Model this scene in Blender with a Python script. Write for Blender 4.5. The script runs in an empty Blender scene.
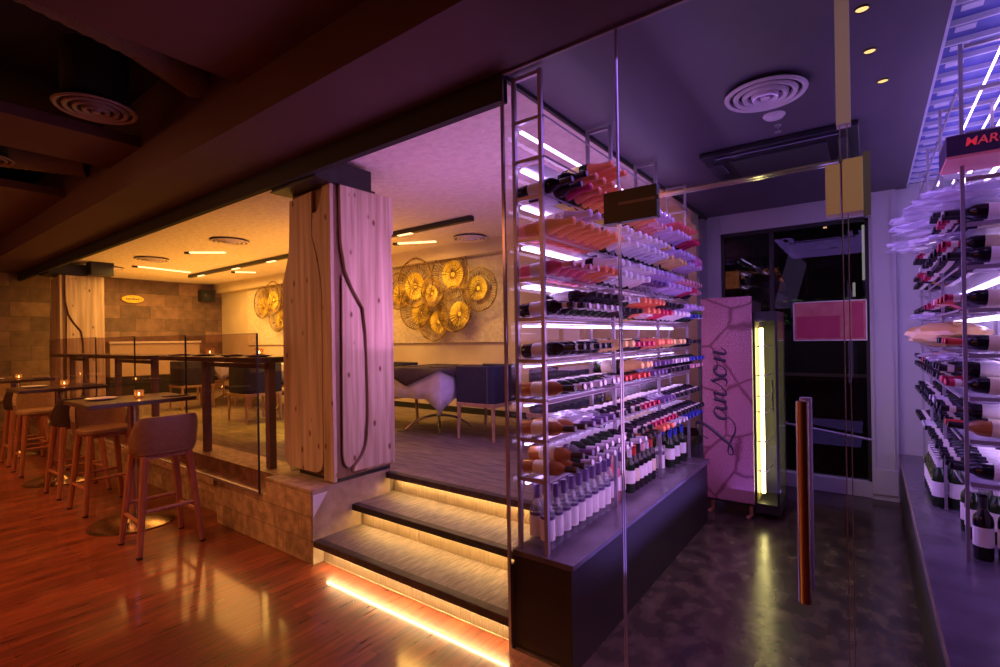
import bpy, bmesh, math, random
from mathutils import Vector, Matrix
random.seed(7)
C = bpy.context.scene.collection
R = math.radians
PI = math.pi

# ------------------------------------------------------------------ materials
def nt(name):
    m = bpy.data.materials.new(name); m.use_nodes = True
    return m, m.node_tree.nodes, m.node_tree.links
def mk(name, col, rough=.5, metal=0, col2=None, scale=8, stretch=(1,1,1), bump=0, emit=None, es=0, coat=0, detail=4, lo=.35, hi=.65, spec=.5):
    m, n, l = nt(name); b = n['Principled BSDF']
    b.inputs['Base Color'].default_value = (*col, 1); b.inputs['Roughness'].default_value = rough
    b.inputs['Metallic'].default_value = metal; b.inputs['Coat Weight'].default_value = coat
    b.inputs['Coat Roughness'].default_value = .12; b.inputs['Specular IOR Level'].default_value = spec
    if emit: b.inputs['Emission Color'].default_value = (*emit, 1); b.inputs['Emission Strength'].default_value = es
    if col2 or bump:
        tc = n.new('ShaderNodeTexCoord'); mp = n.new('ShaderNodeMapping'); mp.inputs['Scale'].default_value = stretch
        no = n.new('ShaderNodeTexNoise'); no.inputs['Scale'].default_value = scale; no.inputs['Detail'].default_value = detail
        l.new(tc.outputs['Object'], mp.inputs['Vector']); l.new(mp.outputs[0], no.inputs['Vector'])
        if col2:
            r = n.new('ShaderNodeValToRGB'); r.color_ramp.elements[0].color = (*col, 1); r.color_ramp.elements[1].color = (*col2, 1)
            r.color_ramp.elements[0].position = lo; r.color_ramp.elements[1].position = hi
            l.new(no.outputs[0], r.inputs[0]); l.new(r.outputs[0], b.inputs['Base Color'])
        if bump:
            bp = n.new('ShaderNodeBump'); bp.inputs['Strength'].default_value = bump; bp.inputs['Distance'].default_value = .02
            l.new(no.outputs[0], bp.inputs['Height']); l.new(bp.outputs[0], b.inputs['Normal'])
    return m
def emis(name, col, s):
    m, n, l = nt(name); n.remove(n['Principled BSDF']); e = n.new('ShaderNodeEmission')
    e.inputs[0].default_value = (*col, 1); e.inputs[1].default_value = s
    l.new(e.outputs[0], n['Material Output'].inputs[0]); return m
def glassy(name, tint=(1,1,1), refl=.9, rough=.0, body=None, bodymix=0, ior=1.45, base=0):
    """thin pane: see-through with a true fresnel reflection, optional milky body"""
    m, n, l = nt(name); n.remove(n['Principled BSDF'])
    t = n.new('ShaderNodeBsdfTransparent'); t.inputs[0].default_value = (*tint, 1)
    g = n.new('ShaderNodeBsdfGlossy'); g.inputs['Roughness'].default_value = rough
    f = n.new('ShaderNodeFresnel'); f.inputs[0].default_value = ior
    mul = n.new('ShaderNodeMath'); mul.operation = 'MULTIPLY_ADD'; mul.inputs[1].default_value = refl; mul.inputs[2].default_value = base
    geo = n.new('ShaderNodeNewGeometry'); inv = n.new('ShaderNodeMath'); inv.operation = 'SUBTRACT'; inv.inputs[0].default_value = 1
    l.new(geo.outputs['Backfacing'], inv.inputs[1]); mf = n.new('ShaderNodeMath'); mf.operation = 'MULTIPLY'
    l.new(f.outputs[0], mf.inputs[0]); l.new(inv.outputs[0], mf.inputs[1]); l.new(mf.outputs[0], mul.inputs[0])
    src = t.outputs[0]
    if body:
        d = n.new('ShaderNodeBsdfPrincipled'); d.inputs['Base Color'].default_value = (*body, 1); d.inputs['Roughness'].default_value = .4
        mm = n.new('ShaderNodeMixShader'); mm.inputs[0].default_value = bodymix
        l.new(t.outputs[0], mm.inputs[1]); l.new(d.outputs[0], mm.inputs[2]); src = mm.outputs[0]
    mx = n.new('ShaderNodeMixShader'); l.new(mul.outputs[0], mx.inputs[0]); l.new(src, mx.inputs[1]); l.new(g.outputs[0], mx.inputs[2])
    l.new(mx.outputs[0], n['Material Output'].inputs[0]); return m
def bricky(name, axes, c1, c2, cm, bw, bh, rough=.6, mortar=.004, bump=.2, noise=30, coat=0, freq=.5, stretch=(1,1,1), nmix=.5, rrange=None):
    m, n, l = nt(name); b = n['Principled BSDF']; b.inputs['Roughness'].default_value = rough; b.inputs['Coat Weight'].default_value = coat; b.inputs['Coat Roughness'].default_value = .1
    tc = n.new('ShaderNodeTexCoord'); s = n.new('ShaderNodeSeparateXYZ'); c = n.new('ShaderNodeCombineXYZ')
    l.new(tc.outputs['Object'], s.inputs[0])
    for i, a in enumerate(axes): l.new(s.outputs['XYZ'.index(a)], c.inputs[i])
    br = n.new('ShaderNodeTexBrick'); br.inputs['Scale'].default_value = 1; br.inputs['Brick Width'].default_value = bw; br.inputs['Row Height'].default_value = bh
    br.inputs['Mortar Size'].default_value = mortar; br.offset = freq; br.inputs['Bias'].default_value = 0
    for k, v in (('Color1', c1), ('Color2', c2), ('Mortar', cm)): br.inputs[k].default_value = (*v, 1)
    l.new(c.outputs[0], br.inputs['Vector'])
    mp = n.new('ShaderNodeMapping'); mp.inputs['Scale'].default_value = stretch; l.new(tc.outputs['Object'], mp.inputs[0])
    no = n.new('ShaderNodeTexNoise'); no.inputs['Scale'].default_value = noise; no.inputs['Detail'].default_value = 6; l.new(mp.outputs[0], no.inputs['Vector'])
    rp = n.new('ShaderNodeValToRGB'); rp.color_ramp.elements[0].position = .3; rp.color_ramp.elements[1].position = .7
    rp.color_ramp.elements[0].color = (1-nmix,)*3+(1,); rp.color_ramp.elements[1].color = (1+nmix*.4,)*3+(1,)
    l.new(no.outputs[0], rp.inputs[0])
    mx = n.new('ShaderNodeMix'); mx.data_type = 'RGBA'; mx.blend_type = 'MULTIPLY'; mx.inputs[0].default_value = 1
    l.new(br.outputs['Color'], mx.inputs[6]); l.new(rp.outputs[0], mx.inputs[7]); l.new(mx.outputs[2], b.inputs['Base Color'])
    if rrange:
        mr = n.new('ShaderNodeMapRange'); mr.inputs[3].default_value, mr.inputs[4].default_value = rrange
        l.new(no.outputs[0], mr.inputs[0]); l.new(mr.outputs[0], b.inputs['Roughness'])
    bp = n.new('ShaderNodeBump'); bp.inputs['Strength'].default_value = bump; bp.inputs['Distance'].default_value = .01
    l.new(mx.outputs[2], bp.inputs['Height']); l.new(bp.outputs[0], b.inputs['Normal'])
    return m
def pine(name):
    m, n, l = nt(name); b = n['Principled BSDF']; b.inputs['Roughness'].default_value = .6
    tc = n.new('ShaderNodeTexCoord'); mp = n.new('ShaderNodeMapping'); mp.inputs['Scale'].default_value = (14, 14, .7)
    no = n.new('ShaderNodeTexNoise'); no.inputs['Scale'].default_value = 1.6; no.inputs['Detail'].default_value = 5
    l.new(tc.outputs['Object'], mp.inputs[0]); l.new(mp.outputs[0], no.inputs['Vector'])
    r = n.new('ShaderNodeValToRGB'); r.color_ramp.elements[0].position = .35; r.color_ramp.elements[1].position = .68
    r.color_ramp.elements[0].color = (.42, .29, .20, 1); r.color_ramp.elements[1].color = (.70, .54, .42, 1); l.new(no.outputs[0], r.inputs[0])
    m2 = n.new('ShaderNodeMapping'); m2.inputs['Scale'].default_value = (9, 9, 5); l.new(tc.outputs['Object'], m2.inputs[0])
    v = n.new('ShaderNodeTexVoronoi'); v.inputs['Scale'].default_value = 1; l.new(m2.outputs[0], v.inputs['Vector'])
    k = n.new('ShaderNodeValToRGB'); k.color_ramp.elements[0].position = .07; k.color_ramp.elements[1].position = .16
    k.color_ramp.elements[0].color = (.30, .14, .08, 1); k.color_ramp.elements[1].color = (1, 1, 1, 1); l.new(v.outputs['Distance'], k.inputs[0])
    mx = n.new('ShaderNodeMix'); mx.data_type = 'RGBA'; mx.blend_type = 'MULTIPLY'; mx.inputs[0].default_value = 1
    l.new(r.outputs[0], mx.inputs[6]); l.new(k.outputs[0], mx.inputs[7]); l.new(mx.outputs[2], b.inputs['Base Color'])
    return m
def crackle(name):
    m, n, l = nt(name); b = n['Principled BSDF']; b.inputs['Roughness'].default_value = .35
    tc = n.new('ShaderNodeTexCoord')
    v = n.new('ShaderNodeTexVoronoi'); v.feature = 'DISTANCE_TO_EDGE'; v.inputs['Scale'].default_value = 2.6
    no0 = n.new('ShaderNodeTexNoise'); no0.inputs['Scale'].default_value = 3
    mxv = n.new('ShaderNodeMix'); mxv.data_type = 'RGBA'; mxv.inputs[0].default_value = .12
    l.new(tc.outputs['Object'], no0.inputs['Vector']); l.new(tc.outputs['Object'], mxv.inputs[6]); l.new(no0.outputs['Color'], mxv.inputs[7]); l.new(mxv.outputs[2], v.inputs['Vector'])
    r = n.new('ShaderNodeValToRGB'); r.color_ramp.elements[0].position = .004; r.color_ramp.elements[1].position = .035
    r.color_ramp.elements[0].color = (.25, .07, .12, 1); r.color_ramp.elements[1].color = (1, 1, 1, 1); l.new(v.outputs[0], r.inputs[0])
    no = n.new('ShaderNodeTexNoise'); no.inputs['Scale'].default_value = 140; l.new(tc.outputs['Object'], no.inputs['Vector'])
    s = n.new('ShaderNodeValToRGB'); s.color_ramp.elements[0].position = .48; s.color_ramp.elements[1].position = .68
    s.color_ramp.elements[0].color = (.34,.085,.13, 1); s.color_ramp.elements[1].color = (.95, .55, .60, 1); l.new(no.outputs[0], s.inputs[0])
    mx = n.new('ShaderNodeMix'); mx.data_type = 'RGBA'; mx.blend_type = 'MULTIPLY'; mx.inputs[0].default_value = .75
    l.new(s.outputs[0], mx.inputs[6]); l.new(r.outputs[0], mx.inputs[7]); l.new(mx.outputs[2], b.inputs['Base Color'])
    return m

M = {}
M['wood_floor'] = bricky('wood_floor', 'YX', (.36,.078,.03), (.20,.042,.018), (.09,.02,.01), 1.1, .075, rough=.3, mortar=.0015, bump=.05, noise=5, coat=.6, stretch=(7,.8,1), nmix=.55, rrange=(.16,.5))
M['cellar_floor'] = mk('cellar_floor', (.028,.018,.016), .22, col2=(.11,.078,.05), scale=7, stretch=(1.4,1,1), bump=.1, detail=10, lo=.4, hi=.75)
M['carpet'] = mk('carpet', (.13,.105,.085), .95, col2=(.26,.20,.14), scale=3.0, stretch=(1.5,12,1), detail=8)
M['stone_x'] = bricky('stone_x', 'YZ', (.31,.18,.125), (.14,.08,.06), (.11,.065,.05), .55, .27, bump=.35, noise=7, nmix=.35)
M['stone_y'] = bricky('stone_y', 'XZ', (.62,.43,.28), (.40,.26,.165), (.24,.16,.10), .34, .17, bump=.5, noise=14, mortar=.003, nmix=.45)
M['stone_top'] = mk('stone_top', (.30,.21,.15), .7, col2=(.44,.32,.23), scale=9, bump=.3)
M['cream'] = mk('cream', (.60,.48,.34), .8, col2=(.66,.54,.39), scale=3)
M['plaster'] = mk('plaster', (.60,.49,.35), .75, col2=(.74,.62,.46), scale=22, bump=.5, detail=10)
M['stucco'] = mk('stucco', (.66,.55,.55), .9, col2=(.76,.64,.62), scale=14, stretch=(1,1,1), bump=.9, detail=10)
M['dark_paint'] = mk('dark_paint', (.085,.034,.034), .85, col2=(.105,.045,.042), scale=2)
M['black_paint'] = mk('black_paint', (.012,.010,.010), .8, col2=(.016,.013,.013), scale=3)
M['soffit'] = mk('soffit', (.075,.026,.032), .75, col2=(.083,.03,.036), scale=3)
M['cellar_ceiling'] = mk('cellar_ceiling', (.085,.062,.105), .5, col2=(.095,.07,.115), scale=3)
M['lavender'] = mk('lavender', (.50,.46,.56), .5, col2=(.54,.5,.6), scale=3)
M['pine'] = pine('pine')
M['groove_shade'] = mk('groove_shade', (.20,.11,.07), .7, col2=(.26,.15,.10), scale=5, stretch=(6,6,.6))  # brown core colour stands for the shadow in the panel grooves
M['black'] = mk('black', (.012,.012,.013), .45, col2=(.018,.018,.02), scale=9)
M['steel'] = mk('steel', (.62,.60,.62), .22, 1, col2=(.7,.68,.7), scale=5)
M['rack_steel'] = mk('rack_steel', (.42,.36,.44), .4, .6, col2=(.36,.31,.38), scale=6)
M['leg_mauve'] = mk('leg_mauve', (.20,.12,.13), .5, col2=(.24,.15,.16), scale=6)
M['brass'] = mk('brass', (.66,.50,.30), .25, 1, col2=(.74,.58,.36), scale=6)
M['wood_red'] = mk('wood_red', (.30,.10,.05), .4, col2=(.40,.15,.075), scale=6, stretch=(6,6,1))
M['wood_light'] = mk('wood_light', (.50,.30,.16), .45, col2=(.6,.38,.22), scale=6, stretch=(6,6,1))
M['leather_brown'] = mk('leather_brown', (.20,.10,.055), .55, col2=(.24,.12,.07), scale=30, bump=.1)
M['leather_dark'] = mk('leather_dark', (.035,.022,.022), .5, col2=(.05,.03,.03), scale=30, bump=.1)
M['wicker'] = mk('wicker', (.26,.15,.08), .6, col2=(.36,.22,.11), scale=22, stretch=(1,1,4), bump=.4)
M['navy'] = mk('navy', (.022,.022,.05), .75, col2=(.03,.03,.065), scale=40, bump=.1)
M['table_dark'] = mk('table_dark', (.075,.045,.04), .28, col2=(.1,.06,.05), scale=6, stretch=(6,1,1), coat=.3)
M['counter'] = mk('counter', (.075,.06,.085), .25, col2=(.13,.105,.15), scale=5, bump=.05, detail=8)
M['counter_side'] = mk('counter_side', (.012,.008,.010), .5, col2=(.016,.011,.013), scale=8)
M['cloth_white'] = mk('cloth_white', (.66,.62,.68), .9, col2=(.72,.68,.74), scale=20)
M['cloth_dark'] = mk('cloth_dark', (.045,.03,.035), .9, col2=(.06,.04,.045), scale=20)
M['plate'] = mk('plate', (.78,.72,.64), .25, col2=(.82,.76,.68), scale=4)
M['gold_wire'] = mk('gold_wire', (.10,.045,.012), .5, .3, col2=(.42,.25,.05), scale=9)
M['gold_leaf'] = mk('gold_leaf', (.75,.50,.03), .5, .1, col2=(.95,.72,.08), scale=14)
M['glass'] = glassy('glass', (.975,.97,.98), .75)
M['glass_smoke'] = glassy('glass_smoke', (.80,.72,.74), .9)
M['glass_edge'] = mk('glass_edge', (.45,.42,.48), .15, .6, col2=(.5,.47,.54), scale=5)
M['glass_dark'] = glassy('glass_dark', (.55,.5,.58), 1.0)
M['cream_metal'] = mk('cream_metal', (.72,.55,.32), .45, col2=(.76,.6,.36), scale=4)
M['white'] = mk('white', (.78,.76,.80), .4, col2=(.82,.8,.84), scale=5)
M['diffuser'] = mk('diffuser', (.62,.52,.60), .5, col2=(.66,.56,.64), scale=5)
M['diffuser_dark'] = mk('diffuser_dark', (.20,.125,.10), .5, col2=(.23,.14,.115), scale=5)
M['duct'] = mk('duct', (.10,.062,.055), .6, col2=(.14,.085,.075), scale=30, stretch=(1,8,1), bump=.6)
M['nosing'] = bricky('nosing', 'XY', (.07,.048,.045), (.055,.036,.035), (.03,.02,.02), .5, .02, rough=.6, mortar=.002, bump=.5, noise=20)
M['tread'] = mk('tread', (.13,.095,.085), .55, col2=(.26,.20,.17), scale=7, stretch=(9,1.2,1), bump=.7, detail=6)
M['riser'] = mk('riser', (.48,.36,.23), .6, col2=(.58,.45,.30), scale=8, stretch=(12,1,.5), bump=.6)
M['led_warm'] = emis('led_warm', (1,.62,.22), 62)
M['led_floor'] = emis('led_floor', (1,.70,.32), 90)
M['led_violet'] = emis('led_violet', (.66,.46,1), 9)
M['lamp_warm'] = emis('lamp_warm', (1,.62,.26), 2.6)
M['lamp_soft'] = emis('lamp_soft', (1,.62,.36), 2.2)
M['flame'] = emis('flame', (1,.62,.22), 26)
M['led_yellow'] = emis('led_yellow', (1,.86,.30), 14)
M['reflect_mint'] = emis('reflect_mint', (.45,.95,.75), .55)
M['reflect_leaf'] = emis('reflect_leaf', (.75,.85,.60), .9)
M['candle_glass'] = glassy('candle_glass', (1,.85,.7), .8, body=(1,.7,.4), bodymix=.25)
M['crackle'] = crackle('crackle')
M['ink'] = mk('ink', (.035,.012,.03), .4, col2=(.05,.02,.04), scale=9)
M['lining'] = mk('lining', (.45,.38,.10), .4, col2=(.55,.47,.15), scale=5)
M['box_dark'] = mk('box_dark', (.045,.022,.07), .4, col2=(.06,.03,.09), scale=4)
M['box_red'] = mk('box_red', (.85,.24,.26), .5, col2=(.9,.32,.30), scale=5)
M['letter_red'] = mk('letter_red', (.8,.08,.10), .5, col2=(.86,.1,.13), scale=6, emit=(.8,.05,.1), es=.25)
M['gift_pink'] = mk('gift_pink', (.55,.13,.38), .35, col2=(.62,.17,.45), scale=5)
M['poster_pink'] = mk('poster_pink', (.34,.05,.10), .4, col2=(.42,.16,.18), scale=7, emit=(.5,.08,.16), es=.12)
M['poster_red'] = mk('poster_red', (.26,.02,.08), .4, col2=(.3,.03,.1), scale=7, emit=(.5,.03,.14), es=.12)
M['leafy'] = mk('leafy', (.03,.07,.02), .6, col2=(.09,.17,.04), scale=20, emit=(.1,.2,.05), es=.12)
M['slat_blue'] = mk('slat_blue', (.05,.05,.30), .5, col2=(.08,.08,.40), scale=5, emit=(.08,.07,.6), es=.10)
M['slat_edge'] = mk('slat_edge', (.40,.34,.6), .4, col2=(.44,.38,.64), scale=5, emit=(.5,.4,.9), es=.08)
M['tray'] = glassy('tray', (.95,.93,1), .8, body=(.85,.76,1), bodymix=.55)  # milky lavender body put in to brighten the rack like ambient light
M['cello'] = glassy('cello', (.95,.93,1), 1.0, rough=.12, body=(.86,.82,1), bodymix=.5, base=.12)
M['reflection_gold'] = glassy('reflection_gold', (1,.85,.5), 1.0, rough=.15, body=(.95,.58,.16), bodymix=.75, base=.05)
M['conditioner'] = mk('conditioner', (.022,.02,.03), .25, col2=(.03,.026,.04), scale=5)
M['grille'] = mk('grille', (.012,.010,.016), .6, col2=(.04,.035,.05), scale=160, lo=.45, hi=.55)
M['ghost_amber'] = emis('ghost_amber', (1,.58,.22), 1.6)

# ------------------------------------------------------------------ geometry helpers
def nb(): return bmesh.new()
def box(bm, x0, x1, y0, y1, z0, z1, mi=0, mat=None):
    vs = [bm.verts.new((x, y, z)) for x in (x0, x1) for y in (y0, y1) for z in (z0, z1)]
    if mat is not None:
        for v in vs: v.co = mat @ v.co
    for q in ((0,1,3,2),(4,6,7,5),(0,4,5,1),(2,3,7,6),(0,2,6,4),(1,5,7,3)):
        f = bm.faces.new([vs[i] for i in q]); f.material_index = mi
def tube(bm, pts, r, seg=8, caps=True, mi=0, flat=None):
    pts = [Vector(p) for p in pts]; n = len(pts)
    rs = r if isinstance(r, (list, tuple)) else [r]*n
    rings = []; up = None
    for i, p in enumerate(pts):
        t = (pts[min(i+1, n-1)] - pts[max(i-1, 0)]).normalized()
        if up is None:
            up = Vector((0,0,1)) if abs(t.z) < .9 else Vector((1,0,0))
        s = t.cross(up).normalized(); u = s.cross(t).normalized(); up = u
        rings.append([bm.verts.new(p + rs[i]*(math.cos(2*PI*k/seg)*s + math.sin(2*PI*k/seg)*u*(flat or 1))) for k in range(seg)])
    for a, b in zip(rings, rings[1:]):
        for k in range(seg):
            f = bm.faces.new((a[k], a[(k+1) % seg], b[(k+1) % seg], b[k])); f.material_index = mi
    if caps:
        for q in (rings[0], rings[-1]): f = bm.faces.new(q); f.material_index = mi
def lathe(bm, prof, seg=16, mat=None, mi=0):
    rings = []
    for r, z in prof:
        if r < 1e-6: ring = [bm.verts.new((0,0,z))]
        else: ring = [bm.verts.new((r*math.cos(2*PI*k/seg), r*math.sin(2*PI*k/seg), z)) for k in range(seg)]
        if mat is not None:
            for v in ring: v.co = mat @ v.co
        rings.append(ring)
    for a, b in zip(rings, rings[1:]):
        for k in range(seg):
            q = [a[k % len(a)], a[(k+1) % len(a)], b[(k+1) % len(b)], b[k % len(b)]]
            q2 = []
            for v in q:
                if v not in q2: q2.append(v)
            if len(q2) >= 3: f = bm.faces.new(q2); f.material_index = mi
def prism(bm, poly, a0, a1, axis='y', mi=0):
    """poly of (u,z) extruded from a0 to a1 along the axis"""
    def P(u, z, a): return (u, a, z) if axis == 'y' else ((a, u, z) if axis == 'x' else (u, z, a))
    A = [bm.verts.new(P(u, z, a0)) for u, z in poly]; B = [bm.verts.new(P(u, z, a1)) for u, z in poly]
    n = len(poly)
    bm.faces.new(A).material_index = mi; bm.faces.new(B[::-1]).material_index = mi
    for i in range(n): bm.faces.new((A[i], B[i], B[(i+1) % n], A[(i+1) % n])).material_index = mi
def fin(name, bm, m, parent=None, loc=None, rot=None, bev=0, sharp=35):
    bmesh.ops.recalc_face_normals(bm, faces=bm.faces[:])
    me = bpy.data.meshes.new(name); bm.to_mesh(me); bm.free()
    for k in (m if isinstance(m, (list, tuple)) else [m]): me.materials.append(M[k] if isinstance(k, str) else k)
    for p in me.polygons: p.use_smooth = True
    me.set_sharp_from_angle(angle=R(sharp))
    o = bpy.data.objects.new(name, me); C.objects.link(o)
    if parent: o.parent = parent
    if loc: o.location = loc
    if rot: o.rotation_euler = rot
    if bev:
        b = o.modifiers.new('bevel', 'BEVEL'); b.width = bev; b.segments = 2; b.limit_method = 'ANGLE'
    return o
def tag(o, label=None, cat=None, group=None, kind=None):
    if label: o['label'] = label
    if cat: o['category'] = cat
    if group: o['group'] = group
    if kind: o['kind'] = kind
    return o
def thing(name, label, cat, loc=(0,0,0), rz=0, group=None):
    o = bpy.data.objects.new(name, None); C.objects.link(o); o.empty_display_size = .1
    o.location = loc; o.rotation_euler = (0, 0, rz); return tag(o, label, cat, group)
def struct(name, bm, m, bev=0, label=None): return tag(fin(name, bm, m, bev=bev), label, None, None, 'structure')
def bx(name, m, parent, *a, bev=0):
    b = nb(); box(b, *a); return fin(name, b, m, parent, bev=bev)
def sbox(name, m, *a): b = nb(); box(b, *a); return struct(name, b, m)
KIDS = {}
def kids(o): return [c for c in bpy.data.objects if c.parent == o]
def dup(root, loc, rot=None, label=None, group=None):
    if root.name not in KIDS: KIDS[root.name] = [(c, kids(c)) for c in kids(root)]
    r = root.copy(); C.objects.link(r); r.location = loc
    if rot is not None: r.rotation_euler = rot
    if label: r['label'] = label
    if group: r['group'] = group
    for ch, gs in KIDS[root.name]:
        c = ch.copy(); C.objects.link(c); c.parent = r
        for g in gs:
            d = g.copy(); C.objects.link(d); d.parent = c
    return r

# ------------------------------------------------------------------ camera
A = R(36.67)
cam = bpy.data.cameras.new('camera'); co = bpy.data.objects.new('camera', cam); C.objects.link(co)
cam.sensor_width = 36; cam.lens = 36*.497; cam.shift_y = .0056; cam.clip_start = .05; cam.clip_end = 100
co.matrix_world = Matrix.Translation((0,0,1.6)) @ Matrix.Rotation(A, 4, 'Z') @ Matrix.Rotation(PI/2, 4, 'X') @ Matrix.Rotation(R(-.938), 4, 'Z')
bpy.context.scene.camera = co

# ------------------------------------------------------------------ setting
G = 2.04; XW = -12.5; YB = 5.6
b = nb(); box(b, -12.6, 4, -4, G, -.1, 0); box(b, -12.6, -1.482, G, 2.35, -.1, 0); struct('floor', b, 'wood_floor')
sbox('floor_cellar', 'cellar_floor', -1.48, 1.6, G, 6.0, -.1, 0)
sbox('floor_street', 'cellar_floor', -5, 5, 6.0, 12, -.1, 0)
b = nb(); box(b, XW, -1.5, 2.82, 6.0, .0, .515); box(b, XW, -3.23, 2.45, 2.82, .0, .515)
struct('floor_dining', b, 'carpet')
b = nb(); box(b, XW, -3.90, 2.16, 2.45, 0, .515); box(b, XW, -4.7, 2.01, 2.16, .34, .40)
struct('floor_ledge', b, 'stone_y')
sbox('wall_left', 'stone_x', XW-.1, XW, -4, YB+.1, 0, 3.4)
sbox('wall_back', 'cream', XW, -1.5, YB, YB+.1, .4, 3.05)
sbox('wall_rear', 'dark_paint', -12.6, 4, -4.1, -4, 0, 3.7)
sbox('wall_right', 'dark_paint', 4, 4.1, -4, 2.1, 0, 3.7)
sbox('ceiling_dining', 'stucco', XW, -1.485, 2.06, 5.6, 3.0, 3.1)
sbox('ceiling_cellar', 'cellar_ceiling', -1.485, .30, G, 6.1, 2.95, 3.05)
sbox('ceiling', 'black_paint', -12.6, 4.1, -4, G, 3.62, 3.72)
# beam: black fascia and broad brown soffit with an upstand
sbox('trim_1', 'black_paint', XW, -1.48, 2.035, 2.085, 2.81, 2.99)
sbox('trim_2', 'soffit', XW, 4, 1.51, G, 2.95, 3.62)
# dropped ceiling panels of the bar
sbox('ceiling_panel', 'dark_paint', -3.10, 4, -4, 1.51, 3.2, 3.28)
sbox('ceiling_panel', 'dark_paint', -5.50, -4.72, .1, 1.51, 3.2, 3.28)
sbox('ceiling_panel', 'dark_paint', -9.9, -6.9, -4, 1.51, 3.2, 3.28)
sbox('ceiling_panel', 'dark_paint', -4.4, -3.10, -4, .45, 3.2, 3.28)
# cream wall: cornice, plaster field, skirting
sbox('trim_3', 'cream', XW, -1.5, 5.42, YB, 2.80, 3.0)
sbox('trim_4', 'plaster', -11.2, -4.05, YB-.03, YB, 1.56, 2.79)
sbox('baseboard_back', 'black', XW, -1.5, YB-.03, YB, .515, .60)
# cellar shell
b = nb(); box(b, -1.62, -1.345, 6.0, 6.12, 0, 2.95); box(b, .0, .206, 5.97, 6.12, 0, 2.95); box(b, -1.345, 0, 6.0, 6.12, 2.74, 2.95); box(b, -1.345, 0, 6.0, 6.12, 0, .15)
struct('wall_cellar_back', b, 'lavender', bev=.004)
sbox('wall_cellar_corner', 'lavender', .206, 1.7, 6.02, 6.12, 0, 3.3)
b = nb(); box(b, .0, .20, 5.945, 5.972, .06, .30); box(b, .02, .03, 5.955, 5.972, .3, 2.9); box(b, .17, .18, 5.955, 5.972, .3, 2.9)
struct('trim_5', b, 'lavender', bev=.003)
sbox('wall_cellar_right', 'lavender', .70, .78, G, 6.1, 0, 3.3)
w = tag(bpy.data.objects.new('window_1', None), 'dark floor-to-ceiling window in the pale frame at the back of the cellar', None, None, 'structure'); C.objects.link(w)
b = nb(); box(b, -1.345, 0, 6.06, 6.07, .15, 2.74); fin('window_pane', b, 'glass_dark', w)
b = nb(); box(b, -1.345, -1.315, 6.03, 6.10, .15, 2.74); box(b, -.03, 0, 6.03, 6.10, .15, 2.74); box(b, -1.345, 0, 6.03, 6.1, 2.70, 2.74); box(b, -.86, -.82, 6.03, 6.10, .15, 2.7)
fin('window_frame', b, 'black', w)
# street room beyond the window
sbox('wall_street', 'black_paint', -5, 5, 12, 12.1, 0, 4)
sbox('wall_street_left', 'black_paint', -5.1, -5, 6.1, 12, 0, 4)
sbox('wall_street_right', 'black_paint', 5, 5.1, 6.1, 12, 0, 4)
sbox('ceiling_street', 'black_paint', -5, 5, 6.12, 12, 3.3, 3.4)

# ------------------------------------------------------------------ stone plinth and steps
p = thing('stone_plinth', 'beige stone block plinth carrying the pine clad pillar beside the steps', 'plinth', (0,0,0))
b = nb(); prism(b, [(-3.235,0),(-3.235,.535),(-3.86,.535),(-3.86,.40),(-4.70,.40),(-4.76,.25),(-4.70,0)], 2.04, 2.16, 'y'); fin('front_course', b, 'stone_y', p, bev=.004)
b = nb(); box(b, -3.90, -3.235, 2.15, 2.76, .0, .535); fin('cap', b, 'stone_top', p, bev=.004)
b = nb(); box(b, -3.24, -3.225, 2.045, 2.765, 0, .534); fin('side_cladding', b, 'stone_top', p)
b = nb(); prism(b, [(2.05,.34),(2.05,.50),(2.17,.50)], -3.226, -3.222, 'x'); tag(fin('corner_patch', b, 'white', p), 'pale triangular patch on the plinth corner')  # thin pale triangle set on the plinth's step side
st = thing('steps', 'three brown textured steps with glowing warm strips under their nosings', 'steps', (0,0,0))
XS = -3.222; XE = -1.487
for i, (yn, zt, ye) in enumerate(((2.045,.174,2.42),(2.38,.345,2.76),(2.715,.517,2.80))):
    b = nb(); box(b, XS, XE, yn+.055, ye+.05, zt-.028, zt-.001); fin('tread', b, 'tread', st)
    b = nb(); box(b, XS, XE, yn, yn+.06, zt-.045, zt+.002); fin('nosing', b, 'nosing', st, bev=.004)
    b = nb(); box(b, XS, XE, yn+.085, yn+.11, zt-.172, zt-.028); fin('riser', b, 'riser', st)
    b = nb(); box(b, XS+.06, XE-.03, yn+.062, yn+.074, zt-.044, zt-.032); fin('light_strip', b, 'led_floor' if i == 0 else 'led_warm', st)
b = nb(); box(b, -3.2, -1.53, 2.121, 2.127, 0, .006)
fin('floor_trim', b, 'riser', st)

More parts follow.
